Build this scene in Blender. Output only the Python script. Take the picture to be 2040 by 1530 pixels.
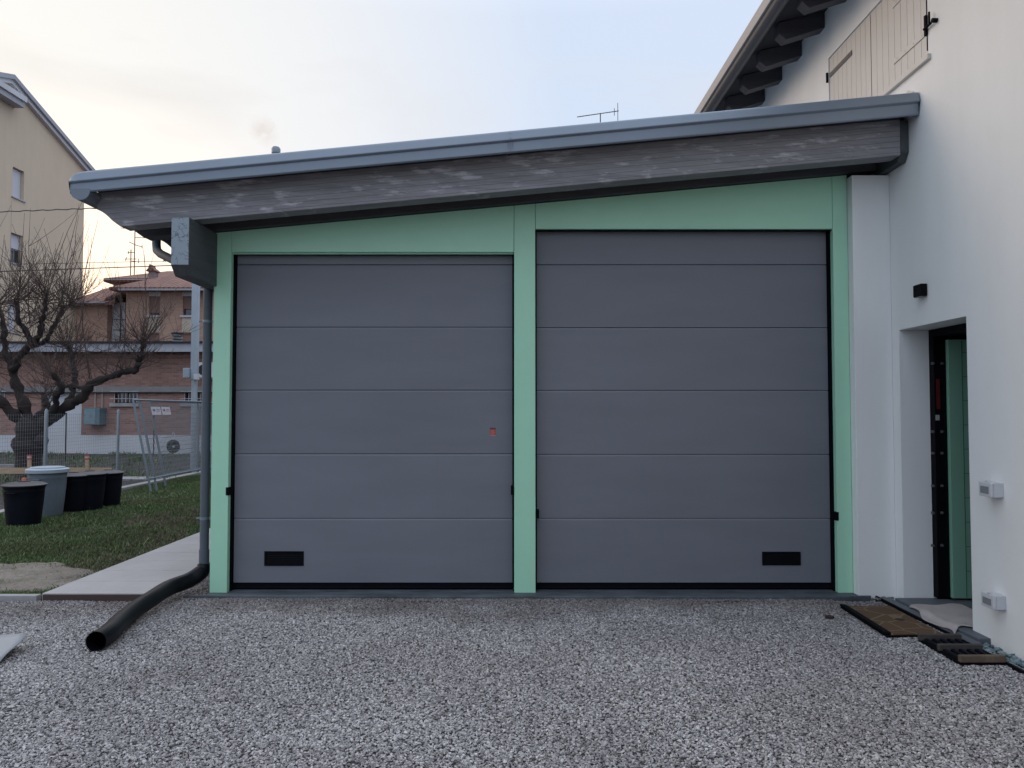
import bpy, bmesh, math, random
import numpy as np
from mathutils import Vector, Matrix
R = math.radians
random.seed(7); rng = np.random.default_rng(7)
S = bpy.context.scene
for o in list(bpy.data.objects): bpy.data.objects.remove(o)
COL = S.collection

# ---------------------------------------------------------------- camera
F = 1500.0; CH = 1.57; PITCH = math.atan(53 / F)
cd = bpy.data.cameras.new('camera'); cam = bpy.data.objects.new('camera', cd); COL.objects.link(cam)
cam.location = (0, 0, CH); cam.rotation_euler = (math.pi / 2 + PITCH, 0, 0)
cd.sensor_width = 36; cd.lens = 36 * F / 2040; cd.clip_start = .05; cd.clip_end = 3000
S.camera = cam
S.render.resolution_x, S.render.resolution_y = 1024, 768
S.view_settings.view_transform = 'Standard'; S.view_settings.look = 'None'
S.cycles.volume_bounces = 2
S.view_settings.exposure = 0.0; S.view_settings.gamma = 1

def ray(px, py):
    u = (px - 1020) / F; v = (765 - py) / F
    return Vector((u, math.cos(PITCH) - v * math.sin(PITCH), math.sin(PITCH) + v * math.cos(PITCH)))
def U(px, py, Y):                 # surveyed point at distance Y
    d = ray(px, py); t = Y / d.y
    return Vector((d.x * t, Y, CH + d.z * t))
def G(px, py, z=0.0):             # surveyed point on the ground
    d = ray(px, py); t = (z - CH) / d.z
    return Vector((d.x * t, d.y * t, z))

# ---------------------------------------------------------------- node helpers
class NT:
    def __init__(s, tree): s.t = tree; s.n = tree.nodes; s.l = tree.links
    def add(s, typ, **kw):
        n = s.n.new(typ)
        for k, v in kw.items():
            if k.startswith('i_'):
                key = k[2:].replace('_', ' ')
                n.inputs[key].default_value = v
            else: setattr(n, k, v)
        return n
    def link(s, a, b): s.l.new(a, b)
def setin(nt, sock, v):
    if hasattr(v, 'is_output') or isinstance(v, bpy.types.NodeSocket): nt.link(v, sock)
    else: sock.default_value = v
def math_(nt, op, a, b=0.0, c=None, clamp=False):
    n = nt.n.new('ShaderNodeMath'); n.operation = op; n.use_clamp = clamp
    setin(nt, n.inputs[0], a); setin(nt, n.inputs[1], b)
    if c is not None: setin(nt, n.inputs[2], c)
    return n.outputs[0]
def mixc(nt, f, a, b, mode='MIX'):
    n = nt.n.new('ShaderNodeMix'); n.data_type = 'RGBA'; n.blend_type = mode
    setin(nt, n.inputs[0], f)
    for i, v in ((6, a), (7, b)):
        if isinstance(v, (tuple, list)): v = tuple(v) + ((1,) if len(v) == 3 else ())
        setin(nt, n.inputs[i], v)
    return n.outputs[2]
def ramp(nt, f, stops):
    n = nt.n.new('ShaderNodeValToRGB'); e = n.color_ramp.elements
    while len(e) < len(stops): e.new(.5)
    for el, (p, c) in zip(e, stops):
        el.position = p; el.color = tuple(c) + (1,) if isinstance(c, (tuple, list)) else (c, c, c, 1)
    nt.link(f, n.inputs[0]); return n.outputs[0]
def noise(nt, vec, scale, detail=4, rough=.55, dist=0.0):
    n = nt.n.new('ShaderNodeTexNoise'); n.inputs['Scale'].default_value = scale
    n.inputs['Detail'].default_value = detail; n.inputs['Roughness'].default_value = rough
    n.inputs['Distortion'].default_value = dist
    if vec is not None: nt.link(vec, n.inputs['Vector'])
    return n.outputs['Fac']
def coords(nt, scale=(1, 1, 1), rot=(0, 0, 0)):
    tc = nt.n.new('ShaderNodeTexCoord'); m = nt.n.new('ShaderNodeMapping')
    m.inputs['Scale'].default_value = scale; m.inputs['Rotation'].default_value = rot
    nt.link(tc.outputs['Object'], m.inputs['Vector']); return m.outputs[0]
def newmat(name):
    m = bpy.data.materials.new(name); m.use_nodes = True; nt = NT(m.node_tree)
    b = m.node_tree.nodes['Principled BSDF']; return m, nt, b
def bump(nt, b, h, strength, dist=.01):
    n = nt.n.new('ShaderNodeBump'); n.inputs['Strength'].default_value = strength
    n.inputs['Distance'].default_value = dist; nt.link(h, n.inputs['Height']); nt.link(n.outputs[0], b.inputs['Normal'])
    return n
def simple(name, col, rough=.6, metal=0.0, var=.12, vscale=3.0, bscale=60, bstr=.15, bdist=.003, spec=.5, stretch=(1, 1, 1)):
    m, nt, b = newmat(name); v = coords(nt, stretch)
    n1 = noise(nt, v, vscale, 6); n2 = noise(nt, v, vscale * 9, 4)
    f = math_(nt, 'ADD', math_(nt, 'MULTIPLY', n1, .7), math_(nt, 'MULTIPLY', n2, .3))
    c = ramp(nt, f, [(.3, tuple(x * (1 - var) for x in col)), (.7, tuple(min(1, x * (1 + var)) for x in col))])
    nt.link(c, b.inputs['Base Color']); b.inputs['Roughness'].default_value = rough
    b.inputs['Metallic'].default_value = metal; b.inputs['Specular IOR Level'].default_value = spec
    if bstr: bump(nt, b, noise(nt, v, bscale, 3), bstr, bdist)
    return m

# ---------------------------------------------------------------- world: dusk sky with thin cloud, glow low in the west
w = bpy.data.worlds.new('World'); S.world = w; w.use_nodes = True
nt = NT(w.node_tree); bg = w.node_tree.nodes['Background']
tc = nt.n.new('ShaderNodeTexCoord'); D = tc.outputs['Generated']
def vdot(a, vec):
    n = nt.n.new('ShaderNodeVectorMath'); n.operation = 'DOT_PRODUCT'; nt.link(a, n.inputs[0]); n.inputs[1].default_value = vec
    return n.outputs['Value']
SUN_AZ = R(-52); SUN_EL = R(8)         # azimuth measured from the view direction, to the left
wv = Vector((math.sin(SUN_AZ), math.cos(SUN_AZ), .12)).normalized()
az = vdot(D, wv)
mp = nt.n.new('ShaderNodeMapping'); mp.inputs['Scale'].default_value = (1.1, 1.1, 3.6); nt.link(D, mp.inputs['Vector'])
cn = noise(nt, mp.outputs[0], 2.0, 6, .5, .35)
base = ramp(nt, math_(nt, 'MULTIPLY_ADD', az, .5, .5),
            [(0.0, (.80, .89, 1.06)), (.35, (.80, .90, 1.08)), (.60, (.76, .87, 1.07)), (.78, (.76, .87, 1.06)), (.885, (1.0, 1.01, 1.03)), (.96, (1.12, 1.09, 1.03))])
cloudcol = ramp(nt, math_(nt, 'MULTIPLY_ADD', az, .5, .5),
            [(0.0, (.74, .80, .92)), (.5, (.76, .82, .94)), (.8, (.86, .89, .94)), (.93, (.90, .85, .82))])
cf = ramp(nt, cn, [(.50, 0.0), (.72, 1.0)])
skyc = mixc(nt, math_(nt, 'MULTIPLY', cf, .8), base, cloudcol)
sepz = nt.n.new('ShaderNodeSeparateXYZ'); nt.link(D, sepz.inputs[0])
low = ramp(nt, sepz.outputs['Z'], [(0.12, 1.0), (.36, 0.0)])
glow = ramp(nt, az, [(.80, 0.0), (.95, 1.0)])
skyc = mixc(nt, math_(nt, 'MULTIPLY', math_(nt, 'MULTIPLY', low, glow), .8), skyc, (2.3, 1.60, 1.06))
skyc = mixc(nt, ramp(nt, az, [(.925, 0.0), (.965, .55)]), skyc, (1.04, .89, .80))
hi = ramp(nt, sepz.outputs['Z'], [(.47, 0.0), (.90, 1.0)])
skyc = mixc(nt, math_(nt, 'MULTIPLY', hi, .9), skyc, (1.75, 1.90, 2.18))
sky = nt.add('ShaderNodeTexSky', sky_type='NISHITA', sun_disc=False, sun_elevation=SUN_EL, sun_rotation=SUN_AZ)
skm = nt.n.new('ShaderNodeVectorMath'); skm.operation = 'SCALE'; nt.link(sky.outputs[0], skm.inputs[0]); skm.inputs['Scale'].default_value = .05
skyc = mixc(nt, .12, skyc, skm.outputs[0])
nt.link(skyc, bg.inputs['Color']); bg.inputs['Strength'].default_value = 1.0

sl = bpy.data.lights.new('sun', 'SUN'); sl.energy = .65; sl.angle = R(25); sl.color = (1, .72, .48)
so = bpy.data.objects.new('sun', sl); COL.objects.link(so)
sd = Vector((math.sin(SUN_AZ - R(18)) * math.cos(R(20)), math.cos(SUN_AZ - R(18)) * math.cos(R(20)), math.sin(R(20))))
so.rotation_euler = sd.to_track_quat('Z', 'Y').to_euler()

# ---------------------------------------------------------------- mesh helpers
class MB:
    def __init__(s): s.v = []; s.f = []
    def quad(s, *p):
        b = len(s.v); s.v += [tuple(q) for q in p]; s.f.append(tuple(range(b, b + len(p)))); return s
    def box(s, x0, x1, y0, y1, z0, z1):
        b = len(s.v)
        s.v += [(x0,y0,z0),(x1,y0,z0),(x1,y1,z0),(x0,y1,z0),(x0,y0,z1),(x1,y0,z1),(x1,y1,z1),(x0,y1,z1)]
        s.f += [tuple(b + i for i in q) for q in ((0,3,2,1),(4,5,6,7),(0,1,5,4),(1,2,6,5),(2,3,7,6),(3,0,4,7))]; return s
    def prism(s, poly, d0, d1, axis='y'):     # poly in (x,z) extruded over y, or (y,z) over x, or (x,y) over z
        n = len(poly); b = len(s.v)
        def P(p, d):
            return {'y': (p[0], d, p[1]), 'x': (d, p[0], p[1]), 'z': (p[0], p[1], d)}[axis]
        s.v += [P(p, d0) for p in poly] + [P(p, d1) for p in poly]
        s.f.append(tuple(b + i for i in range(n))); s.f.append(tuple(b + n + i for i in reversed(range(n))))
        for i in range(n): j = (i + 1) % n; s.f.append((b + i, b + n + i, b + n + j, b + j))
        return s
    def bar(s, a, b_, w, h, up=(0, 0, 1)):
        a = Vector(a); b_ = Vector(b_); d = (b_ - a).normalized(); up = Vector(up)
        sx = d.cross(up)
        if sx.length < 1e-4: sx = d.cross(Vector((1, 0, 0)))
        sx.normalize(); sz = sx.cross(d)
        k = len(s.v)
        for e in (a, b_):
            for i, j in ((-1,-1),(1,-1),(1,1),(-1,1)): s.v.append(tuple(e + sx * i * w / 2 + sz * j * h / 2))
        s.f += [tuple(k + i for i in q) for q in ((3,2,1,0),(4,5,6,7),(0,1,5,4),(1,2,6,5),(2,3,7,6),(3,0,4,7))]; return s
    def tube(s, pts, rad, n=8, cap=True):
        pts = [Vector(p) for p in pts]; m = len(pts)
        if not hasattr(rad, '__len__'): rad = [rad] * m
        k = len(s.v); prev = None
        for i, p in enumerate(pts):
            d = (pts[min(i + 1, m - 1)] - pts[max(i - 1, 0)])
            if d.length < 1e-9: d = Vector((0, 0, 1))
            d.normalize()
            if prev is None:
                a = Vector((0, 0, 1)) if abs(d.z) < .9 else Vector((1, 0, 0)); sx = d.cross(a).normalized()
            else: sx = (prev - d * prev.dot(d)).normalized()
            prev = sx; sy = d.cross(sx)
            for j in range(n):
                an = 2 * math.pi * j / n; s.v.append(tuple(p + (sx * math.cos(an) + sy * math.sin(an)) * rad[i]))
        for i in range(m - 1):
            for j in range(n):
                j2 = (j + 1) % n; s.f.append((k + i * n + j, k + i * n + j2, k + (i + 1) * n + j2, k + (i + 1) * n + j))
        if cap:
            s.f.append(tuple(k + j for j in reversed(range(n)))); s.f.append(tuple(k + (m - 1) * n + j for j in range(n)))
        return s
    def lathe(s, prof, c=(0, 0, 0), n=32):    # prof: (r, z)
        k = len(s.v); m = len(prof)
        for r, z in prof:
            for j in range(n):
                a = 2 * math.pi * j / n; s.v.append((c[0] + r * math.cos(a), c[1] + r * math.sin(a), c[2] + z))
        for i in range(m - 1):
            for j in range(n):
                j2 = (j + 1) % n; s.f.append((k + i * n + j, k + i * n + j2, k + (i + 1) * n + j2, k + (i + 1) * n + j))
        return s
    def build(s, name, mat, parent=None, smooth=None, bevel=0, seg=2):
        me = bpy.data.meshes.new(name); off = Vector((0, 0, 0))
        v = s.v
        if parent is None:                      # origin at the thing's base
            a = np.array(v); off = Vector((float((a[:,0].min() + a[:,0].max()) / 2), float((a[:,1].min() + a[:,1].max()) / 2), float(a[:,2].min())))
            v = [tuple(x) for x in (a - np.array(off))]
        else:
            po = Vector(parent['_w']); v = [tuple(Vector(q) - po) for q in v]
        me.from_pydata(v, [], s.f); me.materials.append(mat)
        bm = bmesh.new(); bm.from_mesh(me); bmesh.ops.recalc_face_normals(bm, faces=bm.faces[:]); bm.to_mesh(me); bm.free()
        o = bpy.data.objects.new(name, me); COL.objects.link(o)
        if parent is None: o.location = off; o['_w'] = tuple(off)
        else: o.parent = parent; o['_w'] = parent['_w']
        if bevel:
            bv = o.modifiers.new('bevel', 'BEVEL'); bv.width = bevel; bv.segments = seg; bv.limit_method = 'ANGLE'; bv.angle_limit = R(40)
        if smooth:
            for p in me.polygons: p.use_smooth = True
            me.set_sharp_from_angle(angle=R(smooth))
        return o
def tag(o, label=None, cat=None, group=None, kind=None):
    if label: o['label'] = label
    if cat: o['category'] = cat
    if group: o['group'] = group
    if kind: o['kind'] = kind
    return o
def empty(name, loc, label, cat, group=None):
    o = bpy.data.objects.new(name, None); COL.objects.link(o); o.location = loc; o['_w'] = tuple(loc)
    o.empty_display_size = .2
    return tag(o, label, cat, group)
def wall(mb, axis, d, thick, a0, a1, z0, z1, holes, topf=None):
    """wall slab with real openings. axis 'y': plane y=d spanning x; axis 'x': plane x=d spanning y. thick goes to +axis (or -)."""
    A = sorted(set([a0, a1] + [h[0] for h in holes] + [h[1] for h in holes])); Z = sorted(set([z0, z1] + [h[2] for h in holes] + [h[3] for h in holes]))
    def P(a, z, k): return (a, d + k, z) if axis == 'y' else (d + k, a, z)
    inh = lambda a, z: any(h[0] < a < h[1] and h[2] < z < h[3] for h in holes)
    for i in range(len(A) - 1):
        for j in range(len(Z) - 1):
            if inh((A[i] + A[i+1]) / 2, (Z[j] + Z[j+1]) / 2): continue
            for k in (0, thick): mb.quad(P(A[i], Z[j], k), P(A[i+1], Z[j], k), P(A[i+1], Z[j+1], k), P(A[i], Z[j+1], k))
    for (p, q, r, s_) in holes + [(a0, a1, z0, z1)]:
        mb.quad(P(p, r, 0), P(p, s_, 0), P(p, s_, thick), P(p, r, thick)); mb.quad(P(q, r, 0), P(q, s_, 0), P(q, s_, thick), P(q, r, thick))
        mb.quad(P(p, s_, 0), P(q, s_, 0), P(q, s_, thick), P(p, s_, thick)); mb.quad(P(p, r, 0), P(q, r, 0), P(q, r, thick), P(p, r, thick))
    return mb

# ---------------------------------------------------------------- materials
M = {}
def render_mat(name, col, **k):    # rendered plaster
    m, nt, b = newmat(name); v = coords(nt)
    n1 = noise(nt, v, .9, 5); n2 = noise(nt, v, 260, 3, .7); n3 = noise(nt, coords(nt, (3, 3, .5)), 1.2, 6)
    f = math_(nt, 'ADD', math_(nt, 'MULTIPLY', n1, .5), math_(nt, 'MULTIPLY', n3, .5))
    c = ramp(nt, f, [(.25, tuple(x * .93 for x in col)), (.75, tuple(min(1, x * 1.05) for x in col))])
    c = mixc(nt, math_(nt, 'MULTIPLY', n2, .14), c, tuple(x * .6 for x in col))
    nt.link(c, b.inputs['Base Color']); b.inputs['Roughness'].default_value = .92; b.inputs['Specular IOR Level'].default_value = .2
    bump(nt, b, math_(nt, 'ADD', n2, math_(nt, 'MULTIPLY', noise(nt, v, 14, 3), 1.5)), .35, .004); return m
M['plaster'] = render_mat('white_plaster', (.825, .845, .845))
M['beige'] = render_mat('beige_plaster', (.60, .50, .39))
M['beige_panel'] = render_mat('pale_beige_plaster', (.55, .49, .42))
def door_mat():
    m, nt, b = newmat('grey_sectional_steel'); v = coords(nt)
    n = noise(nt, coords(nt, (1, 1, 1)), 320, 2, .6); n1 = noise(nt, coords(nt, (.5, 1, 2.2)), 2.2, 5)
    oi = nt.n.new('ShaderNodeObjectInfo')
    c = ramp(nt, n1, [(.3, (.140, .153, .182)), (.7, (.160, .174, .206))])
    hs = nt.n.new('ShaderNodeHueSaturation'); nt.link(c, hs.inputs['Color']); nt.link(math_(nt, 'MULTIPLY_ADD', oi.outputs['Random'], .08, .96), hs.inputs['Value'])
    streak = noise(nt, coords(nt, (14, 1, .6)), 1.0, 4)
    c = mixc(nt, ramp(nt, streak, [(.56, 0.0), (.75, .22)]), hs.outputs[0], (.16, .16, .17))
    nt.link(c, b.inputs['Base Color'])
    nt.link(math_(nt, 'MULTIPLY_ADD', n1, .2, .42), b.inputs['Roughness'])
    bump(nt, b, math_(nt, 'ADD', n, math_(nt, 'MULTIPLY', noise(nt, v, 2.5, 2), 6)), .10, .002); return m
M['door'] = door_mat()
M['green'] = simple('mint_green_sheet', (.37, .68, .50), .42, 0, .035, 1.5, 3, .12, .004)
M['green_door'] = simple('green_door_panel', (.22, .43, .32), .4, 0, .05, 1.5, 40, .05)
M['metal'] = simple('blue_grey_sheet_metal', (.20, .245, .30), .38, .35, .06, 1.2, 2.5, .12, .01)
M['gutter'] = simple('grey_gutter_metal', (.16, .19, .225), .4, .35, .08, 2)
M['pipe_grey'] = simple('grey_downpipe', (.095, .115, .14), .65, 0, .08, 2, spec=.3)
M['black'] = simple('black_rubber', (.0035, .004, .006), .7, 0, .2, 8, spec=.06)
M['blackmetal'] = simple('black_metal', (.004, .004, .006), .6, 0, .2, 8, spec=.08)
M['slab'] = simple('dark_concrete_sill', (.075, .09, .105), .6, 0, .6, 3.5, 60, .3, stretch=(.7, 3, 1))
M['concrete'] = simple('path_concrete', (.36, .36, .37), .9, 0, .10, 2.0, 130, .35)
M['kerb'] = simple('kerb_concrete', (.30, .30, .31), .9, 0, .2, 3, 100, .4)
M['steel'] = simple('galvanised_steel', (.19, .235, .275), .45, .5, .12, 6)
M['steel_pale'] = simple('pale_galvanised_steel', (.36, .43, .49), .5, .3, .10, 3)
M['white'] = simple('white_plastic', (.55, .57, .60), .4, 0, .05, 5)
M['whitepaint'] = simple('white_paint', (.52, .54, .58), .6, 0, .1, 1)
M['fascia'] = simple('grey_fascia', (.33, .35, .40), .6, 0, .18, .6)
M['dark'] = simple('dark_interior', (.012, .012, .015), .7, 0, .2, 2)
M['glass'] = simple('dark_window_glass', (.03, .03, .035), .08, 0, .1, 1, bstr=0, spec=.8)
M['shutter_brown'] = simple('brown_roller_shutter', (.23, .14, .12), .7, 0, .06, 1)
M['shutter'] = simple('pale_shutter_paint', (.62, .60, .57), .55, 0, .05, 2, 30, .1)
M['binblack'] = simple('black_bin_plastic', (.005, .007, .012), .65, 0, .3, 3, 40, .1, spec=.12)
M['binlid'] = simple('black_bin_lid_plastic', (.045, .045, .055), .45, 0, .2, 3, 40, .1)
M['bingrey'] = simple('grey_bin_plastic', (.13, .165, .20), .6, 0, .22, 2.5, 40, .1)
M['bingreylid'] = simple('pale_grey_lid_plastic', (.30, .36, .42), .5, 0, .12, 3, 40, .1)
M['board'] = simple('raw_timber', (.42, .30, .19), .8, 0, .2, 3, 30, .2, stretch=(1, 1, 8))
M['red'] = simple('red_paint', (.42, .05, .05), .6)
M['orange'] = simple('orange_paint', (.62, .16, .08), .6)
M['soffit'] = simple('dark_stained_boards', (.022, .023, .030), .85, 0, .3, 4, 40, .3, stretch=(1, 6, 1))
M['bark'] = simple('dark_bark', (.028, .023, .023), .95, 0, .4, 5, 35, .8, .03)
M['twig'] = simple('red_brown_twigs', (.075, .052, .046), .9, 0, .3, 3, bstr=0)
M['cabinet'] = simple('blue_grey_cabinet', (.10, .17, .20), .5, 0, .15, 4)
M['wire'] = simple('dark_wire', (.03, .03, .03), .6, 0, .1, 1, bstr=0)
M['meshwire'] = simple('galvanised_wire', (.20, .22, .24), .5, .0, .1, 1, bstr=0)
M['slate'] = simple('grey_stone_slab', (.105, .12, .14), .6, 0, .15, 4, 80, .2)
M['woodgrate'] = simple('weathered_slat', (.050, .045, .042), .8, 0, .5, 5, 60, .5, stretch=(1, 4, 4))
M['towel'] = simple('pale_pink_towel', (.46, .42, .41), .95, 0, .16, 5, 500, .8, .004)
M['tarp'] = simple('pale_sheet', (.27, .29, .31), .6, 0, .12, 4, 12, .3, .01)

def timber_mat(name, dark, light, spots=True, axis=0):
    m, nt, b = newmat(name)
    st = (1.2, 14, 14) if axis == 0 else (14, 1.2, 14)
    v = coords(nt, st, (0, R(5.28) if axis == 0 else 0, 0))
    g1 = noise(nt, v, 1.6, 8, .65, .5); g2 = noise(nt, v, 6, 5, .6)
    f = math_(nt, 'ADD', math_(nt, 'MULTIPLY', g1, .65), math_(nt, 'MULTIPLY', g2, .35))
    c = ramp(nt, f, [(.33, dark), (.66, light)])
    if spots:
        sp = noise(nt, coords(nt, (2.6, 1, 10), (0, R(5.28), 0)), 1.6, 5, .6)
        c = mixc(nt, ramp(nt, sp, [(.56, 0.0), (.69, .8)]), c, tuple(x * 1.8 for x in light))
        lam = nt.n.new('ShaderNodeTexWave'); lam.wave_type = 'BANDS'; lam.bands_direction = 'Z'
        nt.link(coords(nt, (1, 1, 1), (0, R(5.28), 0)), lam.inputs['Vector']); lam.inputs['Scale'].default_value = 7.0; lam.inputs['Distortion'].default_value = .0
        c = mixc(nt, ramp(nt, lam.outputs['Fac'], [(0.0, .65), (.03, 0.0)]), c, tuple(x * .35 for x in dark))
    nt.link(c, b.inputs['Base Color']); b.inputs['Roughness'].default_value = .72
    bump(nt, b, f, .5, .004); return m
M['glulam'] = timber_mat('grey_stained_glulam', (.165, .163, .178), (.285, .285, .305))
M['rafter'] = timber_mat('dark_stained_rafter', (.040, .040, .047), (.075, .074, .085), False)
M['plate'] = timber_mat('grey_stained_plate', (.050, .060, .066), (.085, .098, .108), False, 1)
def endgrain():
    m, nt, b = newmat('painted_end_grain'); v = coords(nt)
    vo = nt.n.new('ShaderNodeTexVoronoi'); vo.feature = 'DISTANCE_TO_EDGE'; vo.inputs['Scale'].default_value = 26
    mp = nt.n.new('ShaderNodeMapping'); mp.inputs['Scale'].default_value = (1, 1, .8)
    nz = nt.n.new('ShaderNodeTexNoise'); nz.inputs['Scale'].default_value = 9; nt.link(v, nz.inputs['Vector'])
    ad = nt.n.new('ShaderNodeVectorMath'); ad.operation = 'MULTIPLY_ADD'; nt.link(nz.outputs['Color'], ad.inputs[0]); ad.inputs[1].default_value = (.12, .12, .12); nt.link(v, ad.inputs[2])
    nt.link(ad.outputs[0], mp.inputs[0]); nt.link(mp.outputs[0], vo.inputs['Vector'])
    crack = ramp(nt, vo.outputs['Distance'], [(.03, 1.0), (.08, 0.0)])
    part = ramp(nt, noise(nt, v, 14, 3), [(.44, 0.0), (.54, 1.0)])
    c = mixc(nt, math_(nt, 'MULTIPLY', crack, part), (.27, .33, .38), (.10, .13, .15))
    c = mixc(nt, math_(nt, 'MULTIPLY', noise(nt, v, 30, 4), .35), c, (.18, .23, .27))
    nt.link(c, b.inputs['Base Color']); b.inputs['Roughness'].default_value = .7; return m
M['endgrain'] = endgrain()
def brick_mat(name, c1, c2, mort, sx=1.0):
    m, nt, b = newmat(name); tc = nt.n.new('ShaderNodeTexCoord'); sp = nt.n.new('ShaderNodeSeparateXYZ'); nt.link(tc.outputs['Object'], sp.inputs[0])
    cb = nt.n.new('ShaderNodeCombineXYZ'); nt.link(math_(nt, 'ADD', sp.outputs[0], sp.outputs[1]), cb.inputs[0]); nt.link(sp.outputs[2], cb.inputs[1])
    br = nt.n.new('ShaderNodeTexBrick'); nt.link(cb.outputs[0], br.inputs['Vector'])
    br.inputs['Color1'].default_value = c1 + (1,); br.inputs['Color2'].default_value = c2 + (1,); br.inputs['Mortar'].default_value = mort + (1,)
    br.inputs['Scale'].default_value = 1; br.inputs['Brick Width'].default_value = .26 * sx; br.inputs['Row Height'].default_value = .075 * sx; br.inputs['Mortar Size'].default_value = .009 * sx
    n = noise(nt, tc.outputs['Object'], .5, 6)
    c = mixc(nt, ramp(nt, n, [(.3, .0), (.75, .45)]), br.outputs['Color'], tuple(x * .55 for x in c1))
    nt.link(c, b.inputs['Base Color']); b.inputs['Roughness'].default_value = .9
    bump(nt, b, br.outputs['Fac'], -.4, .01); return m
M['brick'] = brick_mat('red_brown_brick', (.24, .125, .105), (.38, .22, .18), (.30, .24, .22))
M['brick2'] = brick_mat('orange_brown_brick', (.42, .27, .21), (.54, .36, .28), (.42, .33, .28))
def tile_mat():
    m, nt, b = newmat('red_roof_tiles'); v = coords(nt)
    wv_ = nt.n.new('ShaderNodeTexWave'); wv_.bands_direction = 'X'; wv_.inputs['Scale'].default_value = 1.25; nt.link(v, wv_.inputs['Vector'])
    n = noise(nt, v, 2.5, 6)
    c = ramp(nt, n, [(.3, (.17, .085, .07)), (.7, (.28, .15, .12))])
    c = mixc(nt, ramp(nt, wv_.outputs['Fac'], [(.0, .7), (.35, .0)]), c, (.05, .025, .025))
    nt.link(c, b.inputs['Base Color']); b.inputs['Roughness'].default_value = .85
    bump(nt, b, wv_.outputs['Fac'], .8, .06); return m
M['tiles'] = tile_mat()
def stone_mat(name, stops, usepos=True):
    m, nt, b = newmat(name); oi = nt.n.new('ShaderNodeObjectInfo'); tc = nt.n.new('ShaderNodeTexCoord')
    c = ramp(nt, oi.outputs['Random'], stops)
    g = nt.n.new('ShaderNodeNewGeometry')
    big = noise(nt, g.outputs['Position'], .8, 4)
    c = mixc(nt, ramp(nt, big, [(.40, 0.0), (.68, .36)]), c, (.14, .12, .125))
    sp = nt.n.new('ShaderNodeSeparateXYZ'); nt.link(g.outputs['Position'], sp.inputs[0])   # earth tracked out along the sill
    e = math_(nt, 'ADD', sp.outputs[1], math_(nt, 'MULTIPLY', noise(nt, g.outputs['Position'], 1.6, 4), 1.4))
    er = nt.n.new('ShaderNodeMapRange'); er.inputs['From Min'].default_value = 6.45; er.inputs['From Max'].default_value = 7.1; nt.link(e, er.inputs['Value'])
    c = mixc(nt, math_(nt, 'MULTIPLY', er.outputs[0], .55), c, (.10, .075, .065))
    sm = noise(nt, g.outputs['Position'], 90, 3)
    c = mixc(nt, math_(nt, 'MULTIPLY', sm, .35), c, (.12, .12, .13))
    nt.link(c, b.inputs['Base Color']); b.inputs['Roughness'].default_value = .85; return m
M['gravel'] = stone_mat('crushed_limestone', [(0.0, (.13, .125, .13)), (.25, (.25, .245, .25)), (.6, (.39, .385, .39)), (.85, (.52, .51, .515)), (1.0, (.70, .69, .69))])
M['gravelbase'] = simple('gravel_bed', (.055, .052, .055), .95, 0, .5, 60, 90, 1, .01)
M['glassstone'] = stone_mat('blue_green_chips', [(0.0, (.09, .14, .16)), (.5, (.16, .23, .25)), (1.0, (.27, .36, .38))])
def ground_mat(name, a, b_, c3, scale):
    m, nt, b = newmat(name); v = coords(nt)
    n = noise(nt, v, scale, 8, .65); n2 = noise(nt, v, scale * 12, 5, .7)
    c = ramp(nt, n, [(.35, a), (.65, b_)]); c = mixc(nt, ramp(nt, n2, [(.5, 0.0), (.7, .7)]), c, c3)
    nt.link(c, b.inputs['Base Color']); b.inputs['Roughness'].default_value = .95
    bump(nt, b, math_(nt, 'ADD', n2, n), 1.0, .04); return m
M['soil'] = ground_mat('dark_soil', (.018, .018, .018), (.045, .042, .038), (.03, .045, .02), 1.5)
M['lawnbase'] = ground_mat('lawn_earth', (.020, .028, .012), (.035, .042, .02), (.05, .045, .03), 2)
M['dirt'] = ground_mat('dry_dirt', (.21, .185, .16), (.33, .30, .27), (.15, .13, .105), 3)
def coir():
    m, nt, b = newmat('coir_doormat'); v = coords(nt)
    vo = nt.n.new('ShaderNodeTexVoronoi'); vo.feature = 'DISTANCE_TO_EDGE'; vo.inputs['Scale'].default_value = 5.2; nt.link(v, vo.inputs['Vector'])
    f = ramp(nt, vo.outputs['Distance'], [(.018, 1.0), (.04, 0.0)]); n = noise(nt, v, 90, 4, .7)
    c = mixc(nt, math_(nt, 'MULTIPLY', f, .8), (.125, .075, .038), (.26, .20, .13)); c = mixc(nt, math_(nt, 'MULTIPLY', n, .6), c, (.05, .03, .015))
    nt.link(c, b.inputs['Base Color']); b.inputs['Roughness'].default_value = 1; bump(nt, b, n, 1, .006); return m
M['coir'] = coir()
def leaf_mat(name, stops):
    m, nt, b = newmat(name); g = nt.n.new('ShaderNodeNewGeometry')
    c = ramp(nt, g.outputs['Random Per Island'], stops)
    c = mixc(nt, ramp(nt, noise(nt, g.outputs['Position'], 1.1, 4), [(.42, 0.0), (.66, .6)]), c, (.085, .085, .045))
    nt.link(c, b.inputs['Base Color']); b.inputs['Roughness'].default_value = .6; b.inputs['Specular IOR Level'].default_value = .3; return m
M['grass'] = leaf_mat('grass_blades', [(0.0, (.022, .055, .014)), (.5, (.06, .125, .032)), (.85, (.13, .19, .065)), (1.0, (.30, .33, .20))])

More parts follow.
